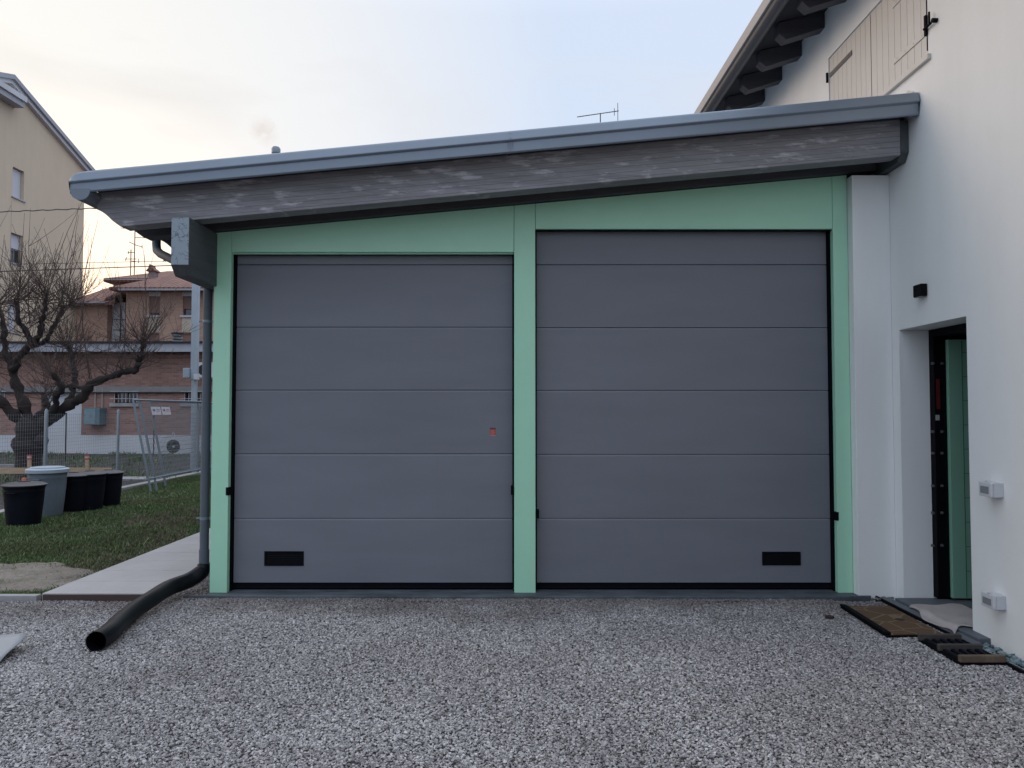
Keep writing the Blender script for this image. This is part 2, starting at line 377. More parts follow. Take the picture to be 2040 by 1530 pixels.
# ================================================================ GROUND
ZG = -.03
def sheet(name, mat, poly, z, kind='structure', sub=0):
    mb = MB().quad(*[(x, y, z) for x, y in poly]); o = mb.build(name, mat); tag(o, kind=kind); return o
sheet('ground', M['soil'], [(-250, -120), (250, -120), (250, 300), (-250, 300)], -.075)
sheet('gravel_yard', M['gravelbase'], [(-30, -14), (4.2, -14), (4.2, 6.75), (-2.6, 6.75), (-2.6, 12), (-3.05, 12), (-3.05, 6.40), (-30, 6.40)], ZG - .030)

def ellip(n, cx, cy, rx, ry, seed, wob=.22):
    r = random.Random(seed); out = []; ph = [r.uniform(0, 6.28) for _ in range(4)]
    for i in range(n):
        a = 2 * math.pi * i / n; k = 1 + wob * (math.sin(2 * a + ph[0]) * .5 + math.sin(3 * a + ph[1]) * .35 + math.sin(7 * a + ph[2]) * .25)
        out.append((cx + rx * k * math.cos(a), cy + ry * k * math.sin(a)))
    return out
# lawn bed with a little relief
def grid_sheet(name, mat, x0, x1, y0, y1, nx, ny, zf):
    mb = MB(); mb.v = [(x0 + (x1 - x0) * i / nx, y0 + (y1 - y0) * j / ny, 0) for j in range(ny + 1) for i in range(nx + 1)]
    mb.v = [(x, y, zf(x, y)) for x, y, _ in mb.v]
    mb.f = [(j * (nx + 1) + i, j * (nx + 1) + i + 1, (j + 1) * (nx + 1) + i + 1, (j + 1) * (nx + 1) + i) for j in range(ny) for i in range(nx)]
    return mb.build(name, mat, smooth=60)
lz = lambda x, y: .0 + .012 * math.sin(x * 2.1 + y) + .01 * math.sin(y * 3.3 - x * 1.7)
tag(grid_sheet('lawn', M['lawnbase'], -7.74, -3.96, 6.47, 24, 30, 120, lambda x, y: lz(x, y) - .018), kind='structure')
tag(grid_sheet('rough_ground', M['soil'], -40, -8.0, 6.5, 28.2, 60, 60, lambda x, y: .03 * math.sin(x * 1.3 + y * .7) + .05 * math.sin(x * .53 - y * 1.9) * math.sin(y * .8) - .04), kind='structure')
def dm(x, y):
    return ((x + 5.75) / 1.62) ** 2 + ((y - 7.12) / .66) ** 2 + .30 * math.sin(x * 5.3 + y * 3) + .22 * math.sin(y * 11 - x * 4)
tag(grid_sheet('dirt_patch', M['dirt'], -7.6, -4.0, 6.49, 8.1, 90, 44, lambda x, y: lz(x, y) + .010 + .006 * math.sin(x * 31) * math.sin(y * 27) - .05 * max(0, min(1.5, dm(x, y) - 1.0))), kind='structure')
def dry(x, y): return min(((x + 4.85) / .75) ** 2 + ((y - 11.2) / 1.3) ** 2, ((x + 4.3) / .30) ** 2 + ((y - 8.6) / 1.6) ** 2) + .3 * math.sin(x * 7 + y * 5)
# kerb + path
mb = MB()
x = -16.0
while x < -4.0: mb.box(x, min(x + .995, -3.99), 6.40, 6.468, -.08, .012); x += 1.0
tag(mb.build('kerb', M['kerb'], bevel=.004), kind='structure')
mb = MB(); y = 6.385
for L in [.46, .46, .46, .46, .46, .46, .9, 1.2, 1.2] + [1.5] * 8:
    mb.box(-3.95, -3.06, y, y + L - .008, -.06, .035 - .0 * random.random()); y += L
tag(mb.build('path', M['concrete'], bevel=.003), kind='structure')
mb = MB().box(-3.93, -3.05, 6.362, 6.38, -.07, .028)
tag(mb.build('path_formwork_board', simple('brown_formwork', (.055, .035, .03), .8)), 'dark brown formwork board along the front end of the concrete path', 'board')

# gravel stones: one scattered object
def scatter_nodes(name, density, mat, smin, smax, flat, nvar=4, seed=1, base=None):
    ng = bpy.data.node_groups.new(name, 'GeometryNodeTree')
    ng.interface.new_socket('Geometry', in_out='INPUT', socket_type='NodeSocketGeometry'); ng.interface.new_socket('Geometry', in_out='OUTPUT', socket_type='NodeSocketGeometry')
    N = ng.nodes; L = ng.links; gi = N.new('NodeGroupInput'); go = N.new('NodeGroupOutput')
    dp = N.new('GeometryNodeDistributePointsOnFaces'); dp.inputs['Density'].default_value = density; dp.inputs['Seed'].default_value = seed
    L.new(gi.outputs[0], dp.inputs['Mesh'])
    gti = N.new('GeometryNodeGeometryToInstance')
    for k in range(nvar):
        ico = N.new('GeometryNodeMeshIcoSphere'); ico.inputs['Radius'].default_value = .5; ico.inputs['Subdivisions'].default_value = 1
        sp = N.new('GeometryNodeSetPosition'); L.new(ico.outputs['Mesh'], sp.inputs['Geometry'])
        rv = N.new('FunctionNodeRandomValue'); rv.data_type = 'FLOAT_VECTOR'; rv.inputs[0].default_value = (-.19,) * 3; rv.inputs[1].default_value = (.19,) * 3; rv.inputs['Seed'].default_value = 11 * k + seed
        L.new(rv.outputs[0], sp.inputs['Offset'])
        sm = N.new('GeometryNodeSetMaterial'); sm.inputs['Material'].default_value = mat; L.new(sp.outputs[0], sm.inputs[0])
        L.new(sm.outputs[0], gti.inputs[0])
    up = N.new('GeometryNodeSetPosition'); L.new(dp.outputs['Points'], up.inputs['Geometry'])
    ro_ = N.new('FunctionNodeRandomValue'); ro_.data_type = 'FLOAT_VECTOR'; ro_.inputs[0].default_value = (0, 0, smin * .1); ro_.inputs[1].default_value = (0, 0, smax * .34); ro_.inputs['Seed'].default_value = 77; L.new(ro_.outputs[0], up.inputs['Offset'])
    ip = N.new('GeometryNodeInstanceOnPoints'); L.new(up.outputs[0], ip.inputs['Points']); L.new(gti.outputs[0], ip.inputs['Instance'])
    ip.inputs['Pick Instance'].default_value = True
    ri = N.new('FunctionNodeRandomValue'); ri.data_type = 'INT'; ri.inputs[4].default_value = 0; ri.inputs[5].default_value = nvar - 1; ri.inputs['Seed'].default_value = 5
    L.new(ri.outputs[2], ip.inputs['Instance Index'])
    rr = N.new('FunctionNodeRandomValue'); rr.data_type = 'FLOAT_VECTOR'; rr.inputs[0].default_value = (-.5, -.5, 0); rr.inputs[1].default_value = (.5, .5, 6.28); L.new(rr.outputs[0], ip.inputs['Rotation'])
    rs = N.new('FunctionNodeRandomValue'); rs.data_type = 'FLOAT_VECTOR'; rs.inputs[0].default_value = (smin, smin * .7, smin * flat); rs.inputs[1].default_value = (smax, smax * .85, smax * flat); rs.inputs['Seed'].default_value = 3
    L.new(rs.outputs[0], ip.inputs['Scale'])
    if base:
        jg = N.new('GeometryNodeJoinGeometry'); L.new(ip.outputs[0], jg.inputs[0]); L.new(gi.outputs[0], jg.inputs[0]); L.new(jg.outputs[0], go.inputs[0])
    else: L.new(ip.outputs[0], go.inputs[0])
    return ng
mb = MB()
gz = lambda x, y: ZG + .007 * math.sin(x * 1.9 + y * .8) * math.sin(y * 2.3 + 1) + .004 * math.sin(x * 5.1 - y * 3.7) - .004 + .006 * min(1, max(0, abs(abs(x - .3) - 1.5) - .3))
gx, gy = 80, 46
mb.v = [(-5.2 + 8.32 * i / gx, 1.6 + 4.76 * j / gy, 0) for j in range(gy + 1) for i in range(gx + 1)]; mb.v = [(x, y, gz(x, y)) for x, y, _ in mb.v]
mb.f = [(j * (gx + 1) + i, j * (gx + 1) + i + 1, (j + 1) * (gx + 1) + i + 1, (j + 1) * (gx + 1) + i) for j in range(gy) for i in range(gx)]
mb.quad((-3.05, 6.36, ZG), (2.7, 6.36, ZG), (2.7, 6.52, ZG), (-3.05, 6.52, ZG))
mb.quad((-3.05, 6.52, ZG), (-2.66, 6.52, ZG), (-2.66, 9.5, ZG), (-3.05, 9.5, ZG))
mb.quad((2.98, 1.0, ZG), (3.12, 1.0, ZG), (3.12, 1.6, ZG), (2.98, 1.6, ZG))
go_ = mb.build('gravel', M['gravelbase']); tag(go_, 'grey crushed gravel covering the yard', 'gravel', kind='stuff')
md = go_.modifiers.new('stones', 'NODES'); md.node_group = scatter_nodes('gravel_stones', 9000, M['gravel'], .008, .0225, .60, seed=2, base=True)
mb = MB().quad((-9, 1.6, ZG), (-5.2, 1.6, ZG), (-5.2, 6.38, ZG), (-9, 6.38, ZG))
g2 = mb.build('gravel', M['gravelbase']); tag(g2, 'grey crushed gravel at the left edge of the yard', 'gravel', kind='stuff')
md = g2.modifiers.new('stones', 'NODES'); md.node_group = scatter_nodes('gravel_stones_side', 6000, M['gravel'], .009, .024, .6, seed=4, base=True)

# grass blades: one mesh
def blades(name, pts, hmin, hmax, wid, mat, label):
    n = len(pts); yaw = rng.uniform(0, 2 * np.pi, n); h = rng.uniform(hmin, hmax, n); lean = rng.uniform(.2, 1.1, n) * h; la = rng.uniform(0, 2 * np.pi, n)
    wd = wid * rng.uniform(.6, 1.3, n); P = np.array(pts)
    dx = np.cos(yaw) * wd; dy = np.sin(yaw) * wd; lx = np.cos(la) * lean; ly = np.sin(la) * lean
    V = np.zeros((n, 5, 3))
    V[:, 0] = P + np.stack([-dx, -dy, 0 * h], 1); V[:, 1] = P + np.stack([dx, dy, 0 * h], 1)
    V[:, 2] = P + np.stack([dx * .8 + lx * .4, dy * .8 + ly * .4, h * .62], 1); V[:, 3] = P + np.stack([-dx * .8 + lx * .4, -dy * .8 + ly * .4, h * .62], 1)
    V[:, 4] = P + np.stack([lx, ly, h], 1)
    me = bpy.data.meshes.new(name); i = np.arange(n) * 5
    F_ = [];
    q = np.stack([i, i + 1, i + 2, i + 3], 1); t = np.stack([i + 3, i + 2, i + 4], 1)
    me.vertices.add(n * 5); me.vertices.foreach_set('co', V.reshape(-1))
    loops = np.concatenate([np.concatenate([q, t], 1).reshape(-1)]); me.loops.add(len(loops)); me.loops.foreach_set('vertex_index', loops.astype(np.int32))
    me.polygons.add(2 * n); st = np.zeros(2 * n, np.int32); st[0::2] = np.arange(n) * 7; st[1::2] = np.arange(n) * 7 + 4
    me.polygons.foreach_set('loop_start', st); me.update(calc_edges=True); me.validate()
    me.materials.append(mat); o = bpy.data.objects.new(name, me); COL.objects.link(o)
    return tag(o, label, 'grass', kind='stuff')
pts = []
rr = random.Random(3)
def patchy(x, y): return math.sin(x * 1.7 + 1.3) * math.sin(y * 1.1 + x * .6) + .5 * math.sin(x * 4.1 - y * 2.3)
N_G = 150000
while len(pts) < 190000:
    x = rr.uniform(-7.72, -3.93); y = 6.5 + (rr.random() ** 1.5) * 12
    q_ = dm(x, y)
    if q_ < 1.25 and rr.random() > (.03 if q_ < .8 else .22): continue
    if patchy(x, y) < -.25 and rr.random() > .45: continue
    if dry(x, y) < 1 and rr.random() > .30: continue
    pts.append((x, y, lz(x, y) - .01))
blades('grass', pts, .012, .038, .0032, M['grass'], 'short green winter grass with clover covering the lawn')
pts = []
while len(pts) < 26000:
    x = rr.uniform(-7.7, -3.94); y = rr.uniform(6.5, 15)
    if dry(x, y) > 1.1 and rr.random() > .10: continue
    if dm(x, y) < .9 and rr.random() > .12: continue
    pts.append((x, y, lz(x, y) - .01))
M['straw'] = leaf_mat('straw_blades', [(0.0, (.10, .085, .05)), (.6, (.17, .15, .10)), (1.0, (.26, .24, .17))])
blades('dry_grass', pts, .010, .035, .0032, M['straw'], 'dry straw coloured grass in patches of the lawn')
# coarse weed rosettes / tufts in the lawn and by the fence
pts = []
for k in range(150):
    x = rr.uniform(-7.6, -4.0); y = 6.6 + rr.random() * 9
    if dm(x, y) < 1.2: continue
    for _ in range(28): pts.append((x + rr.gauss(0, .05), y + rr.gauss(0, .05), lz(x, y)))
blades('grass_tufts', pts, .03, .07, .0045, M['grass'], 'taller broad leaved tufts standing out of the lawn')
pts = []
for k in range(260):
    x = rr.uniform(-22, -8.1); y = rr.uniform(13, 28)
    for _ in range(22): pts.append((x + rr.gauss(0, .12), y + rr.gauss(0, .12), 0))
blades('weeds', pts, .05, .14, .012, M['grass'], 'dark scattered weeds on the rough soil beyond the fence')

# ================================================================ GARAGE
SL = .0925; ZB0 = 3.374
zb = lambda x: ZB0 + SL * x
FY = 6.55
ga = empty('garage', (0.3, 9, 0), 'grey garage with two big sectional doors framed in mint green under a sloping timber roof', 'garage')
xl0 = U(417, 1177, FY).x; xl1 = U(454.5, 1000, FY).x; xc0 = U(1024, 900, FY).x; xc1 = U(1067, 900, FY).x; xr0 = U(1667, 1000, FY).x; xr1 = U(1691, 900, FY).x
zl = U(700, 502, FY).z; zr = U(1300, 456, FY).z
def clad(x0, x1, z0, ztop=None):
    c = MB(); t0, t1 = (zb(x0) - .006, zb(x1) - .006) if ztop is None else (ztop, ztop)
    c.prism([(x0 + .0015, z0), (x1 - .0015, z0), (x1 - .0015, t1), (x0 + .0015, t0)], FY, FY + .035)
    return c.build('cladding_panel', M['green'], ga, bevel=.003)
def clad_pillar(x0, x1, z0):
    c = MB(); c.prism([(x0 + .0015, z0), (x1 - .0015, z0), (x1 - .0015, zb(x1) - .006), (x0 + .0015, zb(x0) - .006)], FY, FY + .06)
    return c.build('cladding_post', M['green'], ga, bevel=.003)
clad_pillar(xl0, xl1, .0); clad_pillar(xc0, xc1, .0); clad_pillar(xr0, 2.944, .0)
clad(xl1, xc0, zl); clad(xc1, xr0, zr)
MB().box(xl1, xc0, FY + .035, FY + .05, zl - .012, zl + .02).build('drip_trim', M['green'], ga)
MB().box(xc1, xr0, FY + .035, FY + .05, zr - .012, zr + .02).build('drip_trim', M['blackmetal'], ga)
# thin seam on outer left return
# body: side wall, back wall, inner face
mb = MB(); mb.prism([(xl0 + .01, -.05), (xl0 + .12, -.05), (xl0 + .12, zb(xl0) - .01), (xl0 + .01, zb(xl0) - .01)], FY + .062, 12.4)
mb.prism([(-2.55, -.05), (3.2, -.05), (3.2, zb(3.2)), (-2.55, zb(-2.55))], 12.2, 12.395)
mb.build('wall', M['pipe_grey'], ga)
# doors
DY = 6.66
def sect_door(x0, x1, ztop, joints, vent, label):
    d = bpy.data.objects.new('sectional_door', None); COL.objects.link(d); d.parent = ga; d['_w'] = ga['_w']; d['label'] = label
    zs = [U(900, j, DY).z for j in joints]
    zs = [zs[0]] + zs[1:]
    for a, b_ in zip(zs[:-1], zs[1:]):
        hi_, lo_ = a, b_
        m_ = MB(); g = .0020; c = .014
        m_.prism([(DY, lo_ + g), (DY, hi_ - g - c), (DY + .006, hi_ - g), (DY + .05, hi_ - g), (DY + .05, lo_ + g)], x0 + .014, x1 - .014, 'x')
        m_.build('door_section', M['door'], d, bevel=.001)
    MB().box(x0, x1, DY + .055, DY + .07, 0, ztop + .05).build('door_backing', M['dark'], d)
    fm = MB().box(x0 - .03, x0 + .010, FY + .062, DY + .054, .0, ztop + .04).box(x1 - .010, x1 + .03, FY + .062, DY + .054, .0, ztop + .04)
    fm.box(x0 + .011, x1 - .011, DY - .02, DY + .054, zs[0] + .003, ztop + .05).build('door_frame', M['black'], d)
    sm = MB().box(x0 + .012, x1 - .012, DY + .004, DY + .045, .004, zs[-1] - .002)
    sm.tube([(x0 + .013, DY + .012, .018), (x1 - .013, DY + .012, .018)], .014, 8).build('bottom_seal', M['black'], d)
    p0 = U(vent[0], vent[1], DY); p1 = U(vent[2], vent[3], DY)
    v_ = MB(); t = .014; a0, a1, c0, c1 = p0.x, p1.x, p1.z, p0.z
    v_.box(a0, a1, DY - .008, DY + .002, c1 - t, c1).box(a0, a1, DY - .008, DY + .002, c0, c0 + t).box(a0, a0 + t * 1.4, DY - .008, DY + .002, c0 + t, c1 - t).box(a1 - t, a1, DY - .008, DY + .002, c0 + t, c1 - t)
    vo_ = v_.build('vent_grille', M['blackmetal'], d, bevel=.002); vo_['label'] = 'black rectangular louvred vent grille'
    s_ = MB(); n = 6
    for i in range(n):
        z = c0 + t + (c1 - c0 - 2 * t) * (i + .5) / n
        s_.prism([(DY - .006, z - .004), (DY - .001, z + .003), (DY - .001, z + .006), (DY - .006, z - .001)], a0 + t, a1 - t, 'x')
    s_.box(a0 + t, a1 - t, DY - .0005, DY + .001, c0 + t, c1 - t); s_.build('vent_louvre', M['blackmetal'], d)
    return d
dl = sect_door(xl1, xc0, zl, [507, 527, 651.5, 777, 904, 1032.5, 1161], (527, 1098, 605, 1127), 'left grey door with a small red sticker, the lower and narrower one')
dr = sect_door(xc1, xr0, zr, [459, 527, 652.5, 777.5, 905, 1032.5, 1161], (1518, 1099, 1595, 1126), 'right grey door, the taller and wider one')
# sticker with its printed lines
p0 = U(976, 852, DY); p1 = U(987.5, 868, DY)
st = MB().box(p0.x, p1.x, DY - .0012, DY - .0002, p1.z, p0.z).build('warning_sticker', M['red'], dl); st['label'] = 'small red sticker with lines of print'
MB().box(p0.x, p1.x, DY - .0022, DY - .0014, p0.z - .014, p0.z).build('sticker_heading', simple('sticker_dark', (.06, .05, .055), .5), dl)
ln = MB()
for k in range(5): zz = p0.z - .022 - k * .009; ln.box(p0.x + .006, p1.x - .006 - .006 * (k % 2), DY - .0022, DY - .0014, zz - .0018, zz)
ln.box(p0.x, p1.x, DY - .0022, DY - .0014, p1.z, p1.z + .003)
ln.build('sticker_print', simple('sticker_print', (.50, .35, .34), .5), dl)
for (px, pa, pb, dd) in ((456, 970, 986, dl), (1021, 968, 985, dl), (1664.5, 1019, 1036, dr), (1070.5, 1016, 1032, dr)):
    a = U(px, pa, FY + .03); b_ = U(px, pb, FY + .03)
    MB().box(a.x - .014, a.x + .014, FY - .006, FY + .10, b_.z, a.z).build('latch_block', M['black'], dd, bevel=.003)
# sill slab
mb = MB().prism([(-2.80, 6.46), (2.78, 6.42), (3.05, 6.45), (3.05, 7.2), (-2.62, 7.2), (-2.62, 6.50)], -.07, .0, 'z')
mb.build('sill_slab', M['slab'], ga, bevel=.006)
# timber: verge rafter (glulam) and those behind it
def rafter(y0, y1, name, mat, x0=-3.37, x1=3.195, bev=.004):
    H = .30
    T = [U(192.5, 405, 6.12), U(193.5, 413, 6.12), U(199, 419, 6.12), U(209, 426, 6.12), U(216, 432, 6.12), U(223, 439, 6.12), U(231, 445, 6.12), U(240, 448.3, 6.12)]
    xt = T[-1].x; p = [(x1, zb(x1)), (x1, zb(x1) + H), (T[0].x, zb(T[0].x) + H)] + [(q.x, q.z) for q in T[:-1]] + [(xt, zb(xt))]
    return MB().prism(p, y0, y1).build(name, mat, ga, bevel=bev)
rafter(6.12, 6.28, 'verge_rafter', M['glulam'])
yy = 6.50
for k in range(9): rafter(yy, yy + .15, 'rafter', M['rafter']); yy += .72
RH = .30
# soffit boards above the rafters
mb = MB(); xb = -3.40
while xb < 3.2:
    x2 = min(xb + .14, 3.2)
    mb.prism([(xb + .002, zb(xb) + RH + .001), (x2 - .002, zb(x2) + RH + .001), (x2 - .002, zb(x2) + RH + .022), (xb + .002, zb(xb) + RH + .022)], 5.975, 12.6); xb = x2
mb.build('soffit_boards', M['soffit'], ga)
MB().prism([(-3.40, zb(-3.40) + RH + .024), (3.262, zb(3.262) + RH + .024), (3.262, zb(3.262) + RH + .15), (-3.42, zb(-3.42) + RH + .15)], 6.02, 12.6).build('roof', M['metal'], ga)
# verge flashing: stepped folded sheet, survey its four lines
FYF = 5.95
def zline(pa, pb, Y=FYF):
    a = U(*pa, Y); b_ = U(*pb, Y); m_ = (b_.z - a.z) / (b_.x - a.x); return lambda x: a.z + m_ * (x - a.x)
ztop_ = zline((175, 340), (1835, 182)); zr1 = zline((140, 362), (1835, 201)); zbot = zline((180, 380), (1835, 227))
xe0 = U(138, 370, FYF).x; xe1 = 3.262; xj = U(1013, 290, FYF).x
def prof(x, e=0.0):
    zt, zm, zo = ztop_(x), zr1(x), zbot(x)
    if x < xe0 + .10: k = max(0, (xe0 + .10 - x) / .10); zt -= .06 * (1 - math.sqrt(max(0, 1 - k * k)))
    F_ = FYF - e
    out = [(FYF + .13, zt + .012), (F_ + .016, zt + .002), (F_ + .004, zt - .006), (F_, zt - .016), (F_ - .014, zm + .003), (F_ - .014, zm - .003), (F_ + .006, zm - .017), (F_ + .006, zo + .006), (F_ + .010, zo), (F_ + .03, zo + .001)]
    inn = [(y + .003, z - .003) for y, z in reversed(out)]
    return out + inn
def flash(xs, name, par, e=0.0):
    me = MB(); P = [prof(x, e) for x in xs]; m_ = len(P[0])
    for i, x in enumerate(xs): me.v += [(x, p[0], p[1]) for p in P[i]]
    for i in range(len(xs) - 1):
        for j in range(m_): j2 = (j + 1) % m_; me.f.append((i * m_ + j, i * m_ + j2, (i + 1) * m_ + j2, (i + 1) * m_ + j))
    me.f.append(tuple(range(m_))); me.f.append(tuple((len(xs) - 1) * m_ + j for j in reversed(range(m_))))
    return me.build(name, M['metal'], par)
fo = flash([xe0, xe0 + .004, xe0 + .012, xe0 + .025, xe0 + .045, xe0 + .07, xe0 + .10, xj, xe1], 'verge_flashing', ga)
flash([xj - .001, xj + .032], 'joint_strip', fo, .0012)
for k in range(7):
    z = ztop_(xj) - .024 - k * .021
    MB().tube([(xj + .015, FYF - .001 - (.012 if k == 2 else 0), z), (xj + .015, FYF - .006 - (.012 if k == 2 else 0), z)], .004, 8).build('rivet', M['gutter'], fo)
# left eave side of the flashing and gutter
mb = MB().prism([(xe0, zbot(xe0) + .0), (xe0 + .004, zbot(xe0)), (xe0 + .004, ztop_(xe0) - .08), (xe0, ztop_(xe0) - .08)], FYF + .01, 12.6)
mb.build('eave_trim', M['metal'], ga)
mb = MB(); gc = (xe0 + .085, zbot(xe0) + .005); gr = .078
arc = [(gc[0] + gr * math.cos(a), gc[1] + .010 + gr * .92 * math.sin(a)) for a in [math.pi + math.pi * i / 14 for i in range(15)]]
arc = [(xe0 + .004, gc[1] + .03)] + arc + [(gc[0] + gr, gc[1] + .03)]
inner = [(x * 1.0 + (.004 if x < gc[0] else -.004), z + .004) for x, z in reversed(arc)]
mb.prism(arc + inner, FYF + .012, 12.6); mb.build('gutter', M['gutter'], ga, smooth=35)
MB().prism(arc, FYF + .004, FYF + .0115).build('gutter_end_cap', M['gutter'], ga)
# outlet elbow + downpipe
dpx, dpy = U(411, 800, 6.72).x, 6.72
el = MB().tube([(gc[0], 7.25, gc[1] - .04), (gc[0], 7.25, gc[1] - .13), (gc[0] + .03, 7.20, gc[1] - .20), (gc[0] + .10, 7.13, gc[1] - .25), (gc[0] + .42, 6.86, gc[1] - .40), (dpx - .06, 6.76, gc[1] - .455), (dpx - .01, 6.73, gc[1] - .50), (dpx, dpy, gc[1] - .57)], .040, 14)
el.tube([(dpx, dpy, gc[1] - .56), (dpx, dpy, .18)], .0385, 16)
dpo = el.build('downpipe', M['pipe_grey'], ga, smooth=50)
for z in (U(410, 640, 6.7).z, U(410, 1033, 6.7).z):
    cl = MB().tube([(dpx, dpy, z - .012), (dpx, dpy, z + .012)], .042, 16); cl.box(dpx + .02, dpx + .10, dpy - .006, dpy + .006, z - .010, z + .010); cl.box(dpx - .074, dpx - .045, dpy - .008, dpy + .008, z - .007, z + .007)
    cl.build('pipe_clamp', M['steel'], dpo)
MB().tube([(dpx, dpy, .20), (dpx, dpy, .34)], .043, 16).build('pipe_collar', M['pipe_grey'], dpo, smooth=50)
# wall plate beam with chamfered end
bx0, bx1 = U(341, 480, 5.98).x, U(377, 480, 5.98).x
bt, bb, bc = zb(bx0) - .004, U(360, 528, 5.98).z, 2.655
MB().prism([(5.98, bt), (5.98, bb), (6.06, bc), (12.3, bc), (12.3, bt)], bx0, bx1, 'x').build('plate_beam', M['plate'], ga, bevel=.003)
MB().prism([(bx0 + .003, bb + .003), (bx1 - .003, bb + .003), (bx1 - .003, bt - .003), (bx0 + .003, bt - .003)], 5.976, 5.979).build('beam_end_face', M['endgrain'], ga)
lt = zb(3.2) + RH - .01
MB().prism([(6.125, lt), (6.125, 3.70), (6.18, 3.625), (12.3, 3.625), (12.3, lt)], 3.198, 3.266, 'x').build('wall_ledger', M['plate'], ga, bevel=.003)
# flue on roof
fp = U(550, 293, 8.2)
fl = MB().tube([(fp.x, 8.2, 3.35), (fp.x, 8.2, fp.z - .05)], .040, 16)
fl.tube([(fp.x, 8.2, fp.z - .07), (fp.x, 8.2, fp.z - .02), (fp.x, 8.2, fp.z)], [.048, .048, .034], 16)
fl.build('flue_pipe', M['steel'], ga, smooth=50)

# smoke from the flue
mb = MB(); mb.lathe([(0, -.45)] + [(.45 * math.cos(a), .45 * math.sin(a)) for a in [R(-80 + 20 * i) for i in range(9)]] + [(0, .45)], (0, 0, 0), 20)
mb.v = [(fp.x - .13 + x * .42 - z * .30, 8.2 + y * .42, fp.z + .17 + z * .58) for x, y, z in mb.v]
m_, nt, b = newmat('thin_smoke'); m_.node_tree.nodes.remove(b)
pv = nt.n.new('ShaderNodeVolumePrincipled'); pv.inputs['Color'].default_value = (1, .74, .54, 1)
nn = noise(nt, coords(nt), 7, 5, .6, .6); tc2 = nt.n.new('ShaderNodeTexCoord')
gd = nt.n.new('ShaderNodeTexGradient'); gd.gradient_type = 'QUADRATIC_SPHERE'
mp2 = nt.n.new('ShaderNodeMapping'); mp2.inputs['Location'].default_value = (0, 0, -1.05); mp2.inputs['Scale'].default_value = (4.4, 4.4, 4.0)
nt.link(tc2.outputs['Object'], mp2.inputs[0]); nt.link(mp2.outputs[0], gd.inputs[0])
nt.link(math_(nt, 'MULTIPLY', math_(nt, 'MULTIPLY', gd.outputs['Fac'], ramp(nt, nn, [(.40, 0.0), (.62, 1.0)])), 5.5), pv.inputs['Density'])
nt.link(pv.outputs[0], m_.node_tree.nodes['Material Output'].inputs['Volume'])
sm_ = mb.build('smoke', m_); tag(sm_, 'faint orange puff of smoke rising from the flue above the garage roof', 'smoke', kind='stuff')

# ================================================================ WHITE HOUSE (right)
HX = 3.27
wh = empty('white_house', (6, 6, 0), 'white plastered house on the right with green entrance door and dark timber eaves', 'house')
oy0, oy1, oz = 5.40, 6.34, 2.25
wz = (U(1865, 102, 5.80).z); wins = (5.82, 7.66, 4.36, 5.21)
EZ = 5.75
mb = MB(); wall(mb, 'x', HX, .34, -6.0, 16.0, -.09, EZ, [(oy0, oy1, -.03, oz), wins])
mb.build('wall', M['plaster'], wh)
mb = MB().box(HX + .36, 12, 15.7, 15.9, 0, EZ).box(HX + .36, 12, -6, -5.8, 0, EZ).box(11.8, 12, -5.8, 15.7, 0, EZ); mb.build('rear_walls', M['plaster'], wh)
MB().box(2.946, HX - .001, 6.46, 6.66, -.06, zb(3.1) - .05).build('wall_pier', M['plaster'], wh, bevel=.004)
# eaves
yy = 4.05; first = U(1455, 214, 9.66).y
ys = [9.66 - .621 * k for k in range(-10, 20)]
for y in ys:
    if y < -5: continue
    r0 = 2.79; p = [(HX - .001, 5.57), (r0 + .07, 5.44), (r0, 5.50), (r0, 5.62), (HX - .001, 5.74)]
    MB().prism(p, y - .07, y + .07).build('rafter', M['rafter'], wh, bevel=.004)
mb = MB(); 
mb.prism([(2.70, 5.615), (HX + .34, 5.80), (HX + .34, 5.82), (2.70, 5.635)], -6, 16); mb.build('eave_boards', M['soffit'], wh)
MB().prism([(2.66, 5.64), (7.6, 7.02), (12.6, 5.64), (12.6, 5.72), (7.6, 7.12), (2.64, 5.74)], -6.1, 16.1).build('roof', M['tiles'], wh)
mb = MB(); g0 = (2.645, 5.60); rr_ = .065
arc = [(g0[0] + rr_ * math.cos(a), g0[1] + rr_ * math.sin(a)) for a in [math.pi + math.pi * i / 12 for i in range(13)]]
arc = [(g0[0] - rr_, g0[1] + .02)] + arc + [(g0[0] + rr_, g0[1] + .02)]
mb.prism(arc, -6.1, 16.1); mb.build('gutter', simple('dark_gutter', (.06, .062, .07), .45, .1), wh, smooth=35)
MB().box(2.555, 2.60, -6.1, 16.1, 5.622, 5.75).build('eave_fascia', simple('beige_fascia_metal', (.36, .33, .31), .5, .2, .06), wh, bevel=.006)
# window with board shutters
M['strap'] = simple('dark_grey_strap', (.13, .125, .125), .5)
M['gutter_dark'] = simple('dark_gutter_metal', (.07, .075, .085), .45, .1, .08, 2)
def shutter(y0, y1, straps):
    z0, z1 = wins[2] + .012, wins[3] - .008; n = 9; m_ = MB(); w_ = (y1 - y0) / n
    for i in range(n): m_.box(HX + .010, HX + .045, y0 + i * w_ + .0022, y0 + (i + 1) * w_ - .0022, z0, z1)
    m_.box(HX + .020, HX + .040, y0 + .001, y1 - .001, z0 + .001, z1 - .001)
    s = m_.build('shutter', M['shutter'], wh, bevel=.003)
    for (a, b_, z, mat) in straps:
        q = MB().box(HX + .001, HX + .009, a, b_, z - .022, z + .022)
        for t in range(4): yy_ = a + (b_ - a) * (t + .5) / 4; q.box(HX - .003, HX + .001, yy_ - .006, yy_ + .006, z - .006, z + .006)
        q.build('hinge_strap', mat, s, bevel=.001)
    return s
mid = 6.77
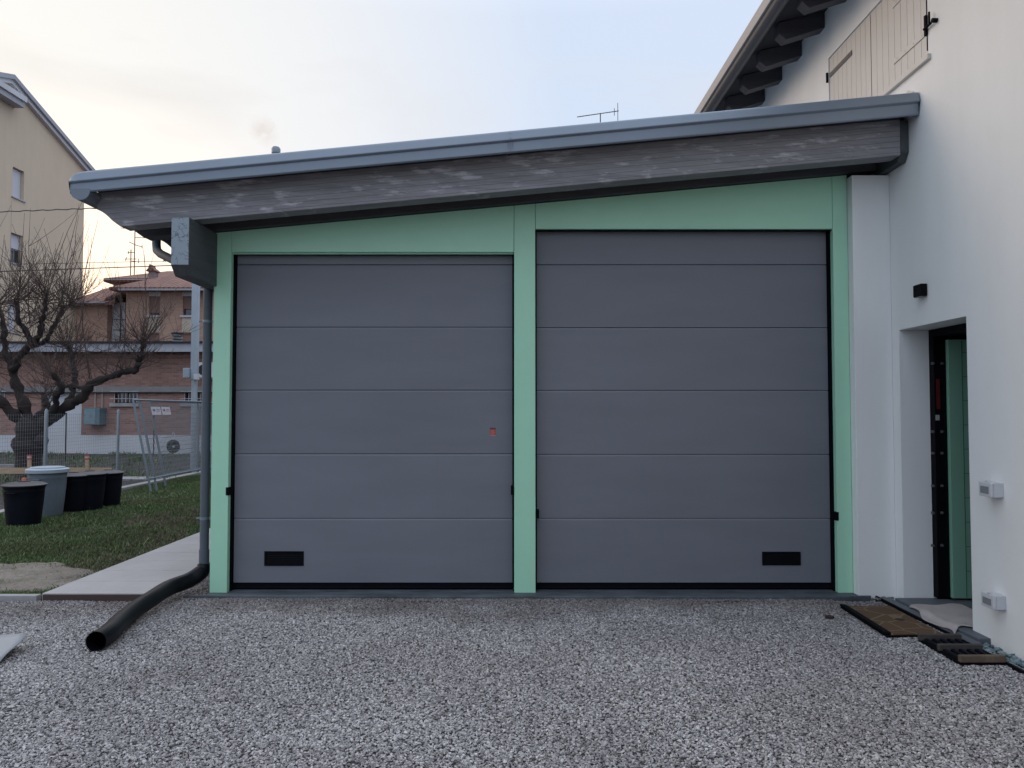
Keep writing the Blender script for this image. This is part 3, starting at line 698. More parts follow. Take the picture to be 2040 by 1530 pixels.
shutter(mid + .004, wins[1] - .004, [(7.14, 7.64, 5.02, M['strap']), (7.18, 7.64, 4.55, M['shutter'])])
shutter(wins[0] + .01, mid - .004, [(5.84, 6.36, 4.56, M['shutter']), (5.84, 6.36, 5.05, M['shutter'])])
MB().box(HX - .03, HX + .10, wins[0] - .04, wins[1] + .03, wins[2] - .045, wins[2] - .001).build('window_sill', M['shutter'], wh, bevel=.004)
MB().box(HX + .012, HX + .03, mid - .0035, mid + .0035, wins[2] + .02, wins[3] - .02).build('shutter_seam', M['dark'], wh)
q = MB().box(HX - .004, HX + .009, wins[0] + .001, wins[0] + .012, 4.40, 5.16)
q.box(HX - .02, HX + .006, wins[0] - .004, wins[0] + .02, 4.52, 4.68).tube([(HX - .025, 5.73, 4.57), (HX - .025, 5.83, 4.57)], .010, 8).tube([(HX - .04, 5.69, 4.57), (HX + .0, 5.69, 4.57)], .018, 8)
q.tube([(HX - .035, 5.735, 4.56), (HX - .035, 5.735, 4.66)], .008, 8)
q.build('shutter_stay', M['blackmetal'], wh)
q = MB().tube([(HX - .012, 7.67, 4.96), (HX - .012, 7.67, 5.06)], .012, 8).build('shutter_pin', M['blackmetal'], wh)
MB().prism([(6.02, 4.085), (6.16, 4.085), (6.14, 4.17), (6.10, 4.20), (6.03, 4.16)], HX - .02, HX - .002, 'x').build('roof_abutment_flashing', M['shutter'], wh)
# entrance: black frame, open green leaf
de = bpy.data.objects.new('entrance_door', None); COL.objects.link(de); de.parent = wh; de['_w'] = wh['_w']; de['label'] = 'green entrance door standing open in its black frame'
fxa = HX + .245
fr = MB().box(fxa, fxa + .10, oy1 - .075, oy1 - .002, .02, oz - .002).box(fxa, fxa + .16, oy0 + .001, oy0 + .06, .02, oz - .002).box(fxa, fxa + .16, oy0 + .06, oy1 - .075, oz - .06, oz - .002)
fr.build('door_frame', M['blackmetal'], de, bevel=.003)
# dark glossy hinge edge of the leaf
lx0 = fxa + .104
lf = MB().box(lx0, lx0 + .88, oy1 - .105, oy1 - .045, .03, 2.16).build('door_leaf', M['green_door'], de, bevel=.003)
gm = MB()
for k in range(10): z = .25 + k * .2; gm.box(lx0 + .115, lx0 + .87, oy1 - .1065, oy1 - .1045, z, z + .004)
gm.box(lx0 + .11, lx0 + .115, oy1 - .107, oy1 - .1045, .04, 2.15); gm.build('door_groove', simple('door_groove_shadow', (.05, .12, .09), .5), de)
for pz in (724, 860, 903, 968, 1022, 1087):
    for j, px in enumerate((1859, 1878)):
        a = U(px, pz, oy1 - .09)
        bo = MB().tube([(a.x, oy1 - .078, a.z), (a.x, oy1 - .100, a.z)], .009 if j == 0 else .006, 10).box(a.x - .011, a.x + .011, oy1 - .079, oy1 - .0765, a.z - .011, a.z + .011)
        bo.build('security_bolt', simple('dull_bolt_steel', (.16, .17, .18), .4, .5), de)
a = U(1868, 832, oy1 - .08); MB().box(a.x - .016, a.x + .016, oy1 - .080, oy1 - .0765, a.z - .022, a.z + .022).build('door_label', simple('pale_label', (.35, .36, .34), .5), de)
a = U(1868, 755, oy1 - .08); b2 = U(1868, 815, oy1 - .08); MB().box(a.x - .012, a.x + .018, oy1 - .080, oy1 - .0765, b2.z, a.z).build('red_reflection_strip', simple('dark_red_strip', (.10, .012, .012), .4), de)  # upright red reflection on the black frame, painted as a dark red strip
MB().box(HX + .345, HX + 2.2, oy0 - 1.2, oy1 + .5, -.05, .012).build('hall_floor', M['slate'], wh)
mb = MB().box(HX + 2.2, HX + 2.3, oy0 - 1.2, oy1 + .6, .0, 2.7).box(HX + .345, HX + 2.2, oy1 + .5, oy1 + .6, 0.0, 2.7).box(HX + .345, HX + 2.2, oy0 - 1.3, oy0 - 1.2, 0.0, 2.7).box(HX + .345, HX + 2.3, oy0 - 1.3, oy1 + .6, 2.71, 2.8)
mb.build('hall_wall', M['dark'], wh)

# wall lamp and wall boxes
a = U(1829, 579, 6.02); zc = U(1840, 579, 5.95).z
lp = empty('wall_lamp', (HX, 5.95, zc), 'small black wall lamp high on the white wall beside the entrance', 'lamp')
MB().box(HX - .055, HX - .004, 5.89, 6.01, zc - .048, zc + .048).build('lamp_housing', M['blackmetal'], lp, bevel=.006)
MB().box(HX - .004, HX + .001, 5.91, 5.99, zc - .04, zc + .04).build('back_plate', M['blackmetal'], lp)
MB().box(HX - .050, HX - .010, 5.90, 6.00, zc - .052, zc - .0485).build('lens', M['glass'], lp)
for (pa, pb, lab) in ((962, 992, 'upper white weatherproof socket box on the white wall right of the entrance'), (1187, 1216, 'lower white weatherproof socket box near the foot of the white wall')):
    y0_, y1_ = 5.03, 5.16; zt = U(1985, pa, y0_).z; zo = U(1985, pb, y0_).z; xo = HX - .085
    so_ = empty('socket_box', (HX, 5.1, zo), lab, 'socket box', 'white wall socket boxes')
    MB().box(xo + .02, HX + .001, y0_, y1_, zo, zt).build('housing', M['white'], so_, bevel=.006)
    MB().box(xo, xo + .019, y0_ - .002, y1_ + .002, zo + .002, zt - .002).build('cover', M['white'], so_, bevel=.005)
    MB().box(xo - .004, xo - .0005, y0_ + .022, y1_ - .02, zo + .024, zt - .028).build('cover_window', simple('smoked_window', (.22, .24, .26), .25), so_, bevel=.002)
    MB().box(xo + .004, xo + .016, y0_ + .05, y0_ + .07, zt - .001, zt + .010).build('catch', M['white'], so_, bevel=.002)

# threshold area
MB().box(3.185, HX + .335, 5.20, 6.32, -.06, .014).build('entrance_step', M['slate'], bevel=.004)
tag(bpy.data.objects['entrance_step'], 'grey stone step slab in front of the open green door', 'step')
o = MB().prism([(3.11, -.035), (3.18, -.035), (3.18, -.004), (3.11, -.012)], 5.16, 6.42).build('threshold_ramp', M['slate'], bevel=.002); tag(o, 'narrow grey metal strip plate lying along the entrance step', 'plate')
o = MB().box(3.088, 3.106, 1.2, 6.52, -.06, -.002).build('edging_strip', M['blackmetal'], bevel=.002); tag(o, 'long thin black metal edging strip between the gravel and the wall bed', 'edging')
# towel mat draped
n1, n2 = 30, 40; mb = MB()
for j in range(n2 + 1):
    for i in range(n1 + 1):
        u = i / n1; v_ = j / n2
        y = 5.30 + .15 * min(1, u / .28) + (.76 - .13 * min(1, u / .28)) * v_ + .03 * math.sin(u * 7 + 1) * (1 - v_) + .02 * math.sin(u * 9) ; x = 3.125 + .47 * u + .03 * math.sin(v_ * 9) * (1 - u) + .05 * (1 - u) * (v_ - .5)
        z = (.020 if x > 3.185 else .020 - .022 * min(1, (3.185 - x) / .03)) + .010 * max(0, math.sin(v_ * 11 + u * 4)) * (1 if (u < .25 or v_ < .1) else .35) + .002
        mb.v.append((x, y, z))
mb.f = [(j * (n1 + 1) + i, j * (n1 + 1) + i + 1, (j + 1) * (n1 + 1) + i + 1, (j + 1) * (n1 + 1) + i) for j in range(n2) for i in range(n1)]
o = mb.build('towel_mat', M['towel'], smooth=80); o.modifiers.new('s', 'SOLIDIFY').thickness = .006; tag(o, 'pale pinkish towel mat with curled edges lying over the entrance step', 'mat')
# coir mat
cm = empty('doormat', (2.84, 5.74, ZG), 'brown coir doormat with pale crazy paving lines and black rubber rim on the gravel', 'doormat')
ml = ZG + .014
MB().prism([(2.67, 5.36), (3.035, 5.38), (3.045, 6.12), (2.69, 6.12)], ml, ml + .016, 'z').build('mat_pile', M['coir'], cm, bevel=.004)
MB().prism([(2.63, 5.34), (3.045, 5.345), (3.06, 6.14), (2.655, 6.145)], ml - .008, ml + .006, 'z').build('rubber_base', M['black'], cm, bevel=.004)
MB().prism([(2.625, 5.38), (2.672, 5.36), (2.695, 6.13), (2.65, 6.15)], ml + .0065, ml + .026, 'z').build('rubber_rim', M['black'], cm, bevel=.006)
MB().lathe([(0, .0), (.034, 0), (.03, .002), (0, .002)], (2.915, 5.72, ml + .0165), 20).build('mat_spot', simple('mat_spot', (.035, .022, .012), 1), cm)
# weathered slatted grate
gt = empty('boot_grate', (2.94, 5.0, ZG), 'dark boot scraper grate with three weathered wooden slats lying on the gravel', 'boot scraper')
MB().box(2.80, 3.08, 4.77, 5.25, ZG + .008, ZG + .022).build('base_frame', M['black'], gt)
for i, (y, mt) in enumerate(((5.235, M['woodgrate']), (5.01, M['woodgrate']), (4.785, simple('pale_brown_slat', (.11, .08, .055), .8, 0, .45, 6, 60, .4)))):
    MB().box(2.795 + .006 * i, 3.085 + .004 * i, y - .016, y + .016, ZG + .023, ZG + .066).build('slat', mt, gt, bevel=.005)
q = MB()
for i in range(5): q.box(2.825 + i * .052, 2.845 + i * .052, 4.805, 5.215, ZG + .0225, ZG + .040)
q.build('brush_rows', M['binblack'], gt)
# blue green chips
mb = MB().quad((3.112, 1.2, -.04), (3.265, 1.2, -.04), (3.265, 5.18, -.04), (3.112, 5.18, -.04)).quad((3.06, 6.36, -.03), (3.25, 6.44, -.03), (3.25, 6.455, -.03), (3.05, 6.455, -.03))
o = mb.build('decorative_stones', M['glassstone']); tag(o, 'blue green decorative stone chips in the narrow bed along the white wall', 'stones', kind='stuff')
o.modifiers.new('stones', 'NODES').node_group = scatter_nodes('chips', 1500, M['glassstone'], .028, .062, .42, seed=9)
o = MB().box(3.145, 3.268, 3.9, 4.62, -.05, .03).build('drain_grate', M['blackmetal'], bevel=.004); tag(o, 'dark metal cover at the foot of the white wall in the right corner', 'cover')
o = MB().prism([(2.4, 5.83), (2.44, 5.80), (2.47, 5.83), (2.44, 5.86), (2.42, 5.87)], ZG + .012, ZG + .026, 'z').build('fallen_leaf', simple('dead_leaf', (.03, .018, .012), .9)); tag(o, 'dark dead leaf lying on the gravel left of the doormat', 'leaf')

# ================================================================ DRAIN PIPE, SHEET
pp = [(dpx, dpy, .21), (dpx - .005, dpy - .02, .16), (dpx - .035, dpy - .07, .125)]
for (px, py, zc) in ((372, 1158, .095), (335, 1172, .085), (300, 1194, .075), (270, 1214, .06), (240, 1238, .045), (215, 1262, .04), (191, 1278, .04)):
    g = G(px, py, zc); pp.append(tuple(g))
def smoothpts(p, n=4):
    out = []; P = [Vector(q) for q in p]
    for i in range(len(P) - 1):
        a, b_, c, d = P[max(i-1,0)], P[i], P[i+1], P[min(i+2,len(P)-1)]
        for k in range(n):
            t = k / n; out.append(.5 * ((2*b_) + (c-a)*t + (2*a-5*b_+4*c-d)*t*t + (3*b_-a-3*c+d)*t**3))
    out.append(P[-1]); return out
sp_ = smoothpts(pp, 6); rp = .066
hp = empty('drain_pipe', (sp_[-1].x, sp_[-1].y, ZG), 'thick black flexible drain pipe curving from the downpipe over the path onto the gravel', 'pipe')
rads = [rp * min(1, .80 + .025 * i) for i in range(len(sp_))]
mb = MB().tube(sp_, rads, 28, cap=False)
dn = (sp_[-1] - sp_[-3]).normalized()
inn = list(reversed(sp_[-14:])); ri = [rp - .006] * len(inn)
mb.tube(inn, ri, 28, cap=False)
k2 = len(sp_) * 28; 
for j in range(28): j2 = (j + 1) % 28
mb.tube([sp_[-1] - dn * .004, sp_[-1] + dn * .003], [rp + .004, rp + .004], 28, cap=False)
mb.build('pipe_body', simple('black_drain_plastic', (.005, .006, .010), .42, 0, .3, 3, 25, .1, spec=.16), hp, smooth=60)
sm2 = [p + Vector((-.010, .0, rp * .985)) for p in sp_[4:]]; MB().tube(sm2, .0022, 5).build('seam_line', simple('grey_seam', (.08, .08, .09), .5), hp)

def Gs(px, py, z): return tuple(G(px, py, z))
mb = MB(); nx_, ny_ = 14, 10
c00, c10, c11, c01 = Vector(G(-150, 1275, ZG + .02)), Vector(G(55, 1261, ZG + .12)), Vector(G(-5, 1325, ZG + .02)), Vector(G(-260, 1400, ZG + .01))
for j in range(ny_ + 1):
    for i in range(nx_ + 1):
        u, v_ = i / nx_, j / ny_; p = c00.lerp(c10, u).lerp(c01.lerp(c11, u), v_); p.z = max(ZG + .012, p.z + .018 * math.sin(u * 5 + v_ * 3) * math.sin(v_ * 3.1)) ; mb.v.append(tuple(p))
mb.f = [(j * (nx_ + 1) + i, j * (nx_ + 1) + i + 1, (j + 1) * (nx_ + 1) + i + 1, (j + 1) * (nx_ + 1) + i) for j in range(ny_) for i in range(nx_)]
o = mb.build('plastic_sheet', M['tarp'], smooth=80); o.modifiers.new('s', 'SOLIDIFY').thickness = .004; tag(o, 'corner of a pale grey plastic sheet lying on the gravel at left', 'sheet')

# ================================================================ BINS
def bin_(px, pbot, wtop, h, mat, lidm, label, group=None, grey=False, knob=True):
    g = G(px, pbot, 0); r = wtop / 2
    e = empty('dustbin', (g.x, g.y, .0), label, 'bin', group or 'bins lined up on the lawn')
    c = (g.x, g.y, 0); rb = r * .76
    mb = MB().lathe([(0, .0), (rb, .0), (rb + .005, .02), (rb + (r - rb) * .6, h * .62), (r * .935, h * .86), (r * .945, h * .87), (r * .935, h * .885), (r * .955, h - .03), (r * .99, h - .025), (r * .99, h)], c, 40)
    mb.build('bin_body', mat, e, smooth=40)
    if grey: lp_ = [(r * 1.0, h - .012), (r * 1.07, h - .012), (r * 1.07, h + .035), (r * 1.01, h + .045), (r * .86, h + .05), (r * .84, h + .068), (r * .70, h + .072), (r * .5, h + .062), (0, h + .062)]
    else: lp_ = [(r * 1.0, h - .004), (r * 1.06, h - .002), (r * 1.07, h + .010), (r * .98, h + .020), (r * .84, h + .034), (r * .80, h + .032), (r * .60, h + .045), (r * .36, h + .050), (r * .34, h + .040), (0, h + .040)]
    ld = MB().lathe(lp_, c, 40).build('lid', lidm, e, smooth=35)
    if knob: MB().bar((g.x - r * .30, g.y, h + .052), (g.x + r * .30, g.y, h + .052), .03, .016).build('lid_grip', lidm, ld, bevel=.005)
    for sgn in (-1, 1):
        hd = MB()
        a_ = -math.pi / 2 + sgn * .0 + (0 if sgn < 0 else math.pi)
        dx, dy = math.cos(a_), math.sin(a_); t = Vector((-dy, dx, 0)); o_ = Vector((g.x + dx * r * .955, g.y + dy * r * .955, h * .84))
        pts_ = [o_ - t * .055, o_ - t * .055 + Vector((dx, dy, 0)) * .035, o_ + t * .055 + Vector((dx, dy, 0)) * .035, o_ + t * .055]
        hd.tube(pts_, .010, 6); hd.build('handle', mat, e)
    return e
bin_(47, 1046, .52, .545, M['binblack'], M['binlid'], 'squat black round dustbin with flat lid, nearest of the bins on the grass')
bin_(93, 1026, .545, .655, M['bingrey'], M['bingreylid'], 'grey plastic dustbin with pale stepped lid, the only grey bin', grey=True, knob=False)
bin_(146, 1017, .48, .545, M['binblack'], M['binlid'], 'black dustbin standing right behind the grey bin')
bin_(178, 1014, .48, .555, M['binblack'], M['binlid'], 'black dustbin between two other black bins on the lawn')
bin_(215, 1006, .45, .53, M['binblack'], M['binlid'], 'black dustbin at the right end of the row of bins')

# ================================================================ FENCE
fx = -7.86
fe = empty('wire_fence', (fx, 18, 0), 'low galvanised wire mesh fence on a concrete kerb behind the bins', 'fence')
MB().box(fx - .10, fx + .10, 9.0, 27.5, -.12, .03).build('fence_kerb', M['kerb'], fe, bevel=.004)
for y in (10.4, 12.72, 15.05, 18.9, 21.3, 23.6, 26):
    MB().tube([(fx, y, .0), (fx, y, 1.56), (fx, y, 1.60)], [.027, .027, .010], 12).build('post', M['whitepaint'] if False else M['steel'], fe, smooth=50)
mb = MB(); r_ = .0024
y = 9.3
while y < 27: mb.bar((fx + .04, y, .06), (fx + .04, y, 1.52), r_, r_); y += .06
z = .06
while z < 1.53: mb.bar((fx + .04, 9.3, z), (fx + .04, 27, z), r_, r_); z += .06
mb.build('mesh', M['meshwire'], fe)
# leaning site fence panels
def site_panel(y0, L, xb, zt, xt, label, sign=None):
    H = Vector((xt - xb, 0, zt)); e = empty('site_fence_panel', (xb, y0 + L / 2, 0), label, 'fence panel', 'site fence panels leaning by the pole')
    r = .021; b0 = Vector((xb, y0, .0)); b1 = Vector((xb, y0 + L, .0)); t0 = b0 + H; t1 = b1 + H; f = .14
    MB().tube([b0, t0], r, 10).tube([b1, t1], r, 10).tube([t0, t1], r * .85, 8).tube([b0 + H * f, b1 + H * f], r * .7, 8).build('frame', M['steel'], e, smooth=50)
    mb = MB(); rr0 = .0030; n = int(L / .06)
    for i in range(1, n): p = b0.lerp(b1, i / n); mb.bar(p + H * f, p + H, rr0, rr0)
    for k in range(1, 16): q = f + (1 - f) * k / 16; mb.bar(b0 + H * q, b1 + H * q, rr0, rr0)
    mb.build('wire_infill', M['meshwire'], e)
    if sign:
        for (ya, yb) in sign:
            for q0, q1 in ((.83, .925),):
                nrm = Vector((H.z, 0, -H.x)).normalized() * .012
                A = Vector((xb, ya, 0)) + nrm; B = Vector((xb, yb, 0)) + nrm
                sg = MB(); sg.quad(A + H * q0, B + H * q0, B + H * q1, A + H * q1); so_ = sg.build('sign_plate', simple('white_sign', (.60, .58, .62), .5, 0, .05), e)
                so_.modifiers.new('s', 'SOLIDIFY').thickness = .003
                cc = A.lerp(B, .26) + H * ((q0 + q1) / 2 + .008) + nrm * .3; d1 = Vector((0, 1, 0)); d2 = H.normalized()
                mk = MB(); mk.quad(*[cc + d1 * (.05 * math.cos(a)) + d2 * (.026 * math.sin(a)) for a in [R(30 * i) for i in range(12)]])
                for k in range(2): c0_ = A.lerp(B, .52) + H * ((q0 + q1) / 2 + .014 - .02 * k) + nrm * .3; mk.quad(c0_, c0_ + d1 * .13, c0_ + d1 * .13 + d2 * .010, c0_ + d2 * .010)
                mk.build('sign_mark', simple('sign_print', (.10, .09, .12), .5), so_)
    return e
site_panel(14.95, 3.5, -7.02, 1.78, -7.40, 'leaning galvanised site fence panel with two white sign plates, second from the lawn side', [(15.35, 15.75), (15.80, 16.20)])
site_panel(14.62, 3.5, -6.98, 1.78, -7.36, 'leaning galvanised site fence panel nearest the lawn, without sign plates')
site_panel(15.6, 3.5, -7.14, 1.76, -7.50, 'leaning galvanised site fence panel at the back of the stack, with one white sign plate', [(18.3, 18.7)])
site_panel(17.7, 3.5, -7.02, 1.76, -7.38, 'leaning galvanised site fence panel farthest along, half hidden by the garage corner')

# batter boards with stakes
bb_ = U(0, 938, 16.2)
bo = empty('batter_board', (-9.6, 16.2, 0), 'raw timber batter board nailed across two stakes with red tips beyond the fence', 'board')
x0_, x1_ = U(-60, 938, 16.2).x, U(222, 938, 16.2).x; za, zc_ = U(0, 932, 16.2).z, U(0, 944, 16.2).z
MB().box(x0_, x1_, 16.2, 16.225, zc_, za).build('board', M['board'], bo, bevel=.003)
for px in (58, 173):
    a = U(px, 907, 16.17); s = MB().bar((a.x + .03, 16.17, -.02), (a.x, 16.17, a.z - .0), .06, .05, (0, 1, 0)).build('stake', M['board'], bo)
    for (q0, q1) in ((-.02, .012), (-.095, -.062)):
        MB().bar((a.x + .003, 16.17, a.z + q0), (a.x + .001, 16.17, a.z + q1), .067, .057, (0, 1, 0)).build('red_band', M['red'], s)
    MB().bar((a.x + .003, 16.17, a.z - .061), (a.x + .001, 16.17, a.z - .021), .064, .054, (0, 1, 0)).build('white_band', simple('pale_band', (.5, .42, .40), .7), s)
a = G(47, 985, 0); tz = U(47, 952, a.y).z
s = empty('survey_stake', (a.x, a.y, 0), 'short wooden stake with bright orange tip just behind the squat black bin', 'stake')
MB().bar((a.x, a.y, -.02), (a.x, a.y, tz - .07), .045, .045, (0, 1, 0)).build('shaft', M['board'], s)
MB().bar((a.x, a.y, tz - .069), (a.x, a.y, tz), .062, .06, (0, 1, 0)).build('tip', M['orange'], s, bevel=.006)
# concrete strips beyond the fence
g = [G(235, 944, 0), G(300, 934, 0), G(303, 939, 0), G(242, 951, 0)]
mb = MB().prism([(-9.2, 16.9), (-8.0, 16.9), (-8.0, 17.5), (-9.6, 17.5)], -.02, .045, 'z'); tag(mb.build('concrete_strip', M['kerb'], bevel=.004), kind='structure')
mb = MB().bar((-19, 20.5, .06), (-13.2, 20.7, .06), .12, .08); o = mb.build('timber_plank', M['board'] if False else M['kerb']); tag(o, 'long pale plank lying on the dark soil behind the tree', 'plank')
# thin dark post behind the fence
for px, pt, pb, lab in ((130, 822, 918, 'thin dark steel post standing right of the tree trunk'), (306, 810, 905, 'thin dark steel post behind the leaning fence panels')):
    g = G(px, pb, 0); t = U(px, pt, g.y); o = MB().tube([(g.x, g.y, -.02), (g.x, g.y, t.z)], .022, 8).build('steel_post', M['wire']); tag(o, lab, 'post')

# ================================================================ LIGHT POLE
g = Vector((U(387, 800, 20).x, 20, 0)); r = .083
pl = empty('utility_pole', (g.x, 20, 0), 'pale grey metal pole with junction boxes beside the garage downpipe', 'pole')
zj = U(387, 757, 20).z
MB().tube([(g.x, 20, -.05), (g.x, 20, zj)], r * .92, 20).build('pole_base', M['steel_pale'], pl, smooth=50)
MB().box(g.x - r, g.x + r, 20 - r, 20 + r, zj, 6.3).build('pole_shaft', M['steel_pale'], pl, bevel=.02)
MB().box(g.x - .25, g.x - .085, 19.84, 19.98, U(0, 753, 20).z, U(0, 734, 20).z).build('junction_box', M['steel_pale'], pl, bevel=.01)
MB().box(g.x + .05, g.x + .16, 19.80, 19.92, U(0, 757, 20).z, U(0, 746, 20).z).build('junction_box', M['white'], pl, bevel=.008)

# ================================================================ LOW BRICK BUILDING
LY = 28.7
def zy(py, Y=LY): return U(200, py, Y).z
def xy(px, Y=LY, py=800): return U(px, py, Y).x
lb = empty('brick_outbuilding', (-14, LY + 3, 0), 'long low brick building with pale fascia and barred windows behind the tree', 'building')
x0_, x1_ = -40.0, 2.0
w1 = (xy(228), xy(275), zy(803), zy(774)); w2 = (xy(368), xy(416), zy(803), zy(774)); w3 = (xy(-35), xy(11), zy(803), zy(774)); gate = (xy(82), xy(163), -.05, zy(781))
mb = MB(); wall(mb, 'y', LY, .3, x0_, x1_, -.1, zy(700), [w1, w2, w3, gate]); mb.box(x0_, x1_, LY + 5.3, LY + 5.6, 0, zy(700)); mb.build('wall', M['brick'], lb)
for (a, b_) in ((x0_, gate[0] - .01), (gate[1] + .01, x1_)):
    MB().box(a, b_, LY - .03, LY - .002, -.1, zy(867)).build('plinth', M['whitepaint'], lb)
MB().box(x0_, x1_, LY - .05, LY - .003, zy(781), zy(770)).build('lintel_band', simple('grey_band', (.22, .22, .225), .9, 0, .2, 1), lb)
MB().box(x0_, x1_, LY - .10, LY - .051, zy(783), zy(781) + .0).build('band_lip', M['dark'], lb)
MB().box(x0_, x1_, LY - .06, LY - .003, zy(712), zy(705)).build('cornice', M['brick'], lb)
MB().box(x0_, x1_, LY - .45, LY + 5.8, zy(700), zy(697)).build('soffit', M['dark'], lb)
MB().box(x0_, x1_, LY - .52, LY - .46, zy(698, LY - .5), zy(684, LY - .5)).build('fascia', M['fascia'], lb, bevel=.01)
mb = MB().box(x0_, x1_, LY - .58, LY - .525, zy(701, LY - .5), zy(697, LY - .5)); mb.build('gutter', M['fascia'], lb)
mb = MB(); xx = x0_; rz = zy(683.5, LY - .5)
while xx < x1_:
    mb.box(xx, xx + 1.0, LY - .60, LY + 5.8, rz, rz + .05 + random.random() * .035); xx += 1.01
mb.build('roof_covering', simple('dark_roofing', (.03, .03, .035), .9), lb)
MB().box(gate[0], gate[1], LY + .10, LY + .14, -.05, gate[3]).build('roller_door', M['whitepaint'], lb)
for (a, b_, c, d) in (w1, w2, w3):
    wo = MB().box(a, b_, LY + .18, LY + .2, c, d).build('window', M['glass'], lb)
    f = MB()
    for k in range(3): xk = a + (b_ - a) * (k + .5) / 3 - .02 if k else a; 
    f.box((a + b_) / 2 - .03, (a + b_) / 2 + .03, LY + .14, LY + .178, c, d).box(a, b_, LY + .14, LY + .178, c, c + .04); f.build('window_frame', simple('brown_frame', (.07, .045, .04), .6), wo)
    br = MB(); nb = 7
    for k in range(nb): xk = a + .02 + (b_ - a - .04) * k / (nb - 1); br.box(xk - .006, xk + .006, LY - .045, LY - .027, c + .02, d + .02)
    for zz in (c + (d - c) * .30, c + (d - c) * .80): br.box(a - .15, b_ + .03, LY - .056, LY - .0455, zz - .008, zz + .008)
    br.build('window_bars', M['whitepaint'], wo)
    MB().box(a - .15, b_ + .06, LY - .09, LY - .003, c - .13, c - .002).build('window_sill', M['kerb'], wo)
o = empty('meter_cabinet', (xy(198), LY, zy(846)), 'blue grey meter cabinet hung on the low brick wall with two conduits above', 'cabinet')
MB().box(xy(182), xy(213), LY - .5, LY - .003, zy(846), zy(813)).build('cabinet_body', M['cabinet'], o, bevel=.01)
MB().box(xy(182) + .03, xy(205), LY - .512, LY - .501, zy(846) + .03, zy(813) - .03).build('cabinet_door', simple('cabinet_face', (.16, .24, .27), .5, 0, .3, 9), o)
q = MB()
for px in (191, 205): q.tube([(xy(px), LY - .05, zy(813)), (xy(px), LY - .05, zy(772))], .022, 8)
q.build('conduit', simple('pale_conduit', (.34, .30, .27), .7), o)
o = empty('air_conditioner', (xy(408), LY, zy(753)), 'white outdoor air conditioner unit high on the brick wall by the garage corner', 'air conditioner')
MB().box(xy(399), xy(432), LY - .4, LY - .06, zy(753), zy(723)).build('casing', M['white'], o, bevel=.015)
MB().lathe([(0, 0), (.20, 0), (.20, .02), (.17, .02), (0, .01)], (0, 0, 0), 24).build('fan_grille', M['dark'], o)
f = o.children[-1]; f.data.transform(Matrix.Translation(Vector(o['_w'])))
f.data.transform(Matrix.Translation(Vector((xy(413), LY - .402, zy(738))) - Vector(o['_w'])) @ Matrix.Rotation(R(90), 4, 'X'))
MB().box(xy(400), xy(431), LY - .38, LY - .003, zy(753) - .05, zy(753) - .004).build('bracket', M['steel'], o)
vx = xy(347, LY + 1); vz0 = rz + .04
o = empty('roof_vent', (vx, LY + 1.2, vz0), 'stacked ring ventilator on the flat roof of the low brick building', 'vent')
q = MB()
for k in range(4): q.lathe([(.17, k * .125), (.21, k * .125 + .02), (.21, k * .125 + .06), (.15, k * .125 + .085)], (vx, LY + 1.2, vz0), 20)
q.lathe([(.13, 0), (.13, .5), (0, .5)], (vx, LY + 1.2, vz0), 16).build('vent_body', simple('vent_grey', (.17, .19, .21), .7), o, smooth=40)
MB().lathe([(0, .5), (.24, .48), (.24, .52), (0, .56)], (vx, LY + 1.2, vz0), 20).build('vent_cap', M['dark'], o)
# hose coil by the wall
hc = U(345, 888, 27.6)
o = empty('hose_coil', (hc.x, 27.6, 0), 'black coiled hose standing against the plinth behind the leaning panels', 'hose')
q = MB()
for k in range(6):
    rr2 = .23 - .033 * k + .0; q.tube([(hc.x + rr2 * math.cos(a), 27.6 + .03 * (k % 2), 0.26 + rr2 * math.sin(a)) for a in [R(15 * i) for i in range(25)]], .022, 6, cap=False)
q.build('hose', M['black'], o)
q = MB().tube([(hc.x - .08, 27.6, .46), (hc.x - .04, 27.6, .72), (hc.x, 27.6, .80), (hc.x + .05, 27.6, .70), (hc.x + .08, 27.6, .46)], .012, 6).build('hook', M['white'], o)

# ================================================================ BEIGE TOWER BLOCK
BX = -23.8
bt_ = empty('apartment_block', (BX - 5, 40, 0), 'tall beige apartment block with a white edged gable at the far left', 'building')
def onx(px, py):     # survey on plane x = BX
    d = ray(px, py); t = BX / d.x; return (d.y * t, CH + d.z * t)
yf, ze = onx(169, 342); ya, zap = onx(16, 166); 
yn = ya - (yf - ya) ; zn = ze
wd = []
def win(px0, px1, py0, py1, kind):
    y0, z0 = onx(px0, (py0 + py1) / 2); y1, _ = onx(px1, (py0 + py1) / 2); _, zt = onx(px0, py0); _, zb_ = onx(px0, py1); wd.append((y0, y1, zb_, zt, kind))
win(25, 48, 331, 391, 0); win(21, 45, 462, 522, 1); win(15, 36, 596, 660, 0)
wins_ = [(a, b_, c, d) for a, b_, c, d, _ in wd]
dz = wins_[0][2] - wins_[1][2]
wins_.append((wd[2][0], wd[2][1], wd[2][2] - dz, wd[2][3] - dz)); wd.append(wins_[-1] + (0,))
mb = MB(); wall(mb, 'x', BX, -.28, yn, yf, 0, ze, wins_)
mb.prism([(yn, ze + .0), (yf, ze + .0), (ya, zap)], BX - .28, BX, 'x')
mb.box(BX - 12, BX - .281, yf - .3, yf, 0, ze).box(BX - 12, BX - .281, yn, yn + .3, 0, ze).box(BX - 12, BX - 11.7, yn + .3, yf - .3, 0, ze)
mb.build('wall', M['beige'], bt_)
sl_ = (zap - ze) / (yf - ya)
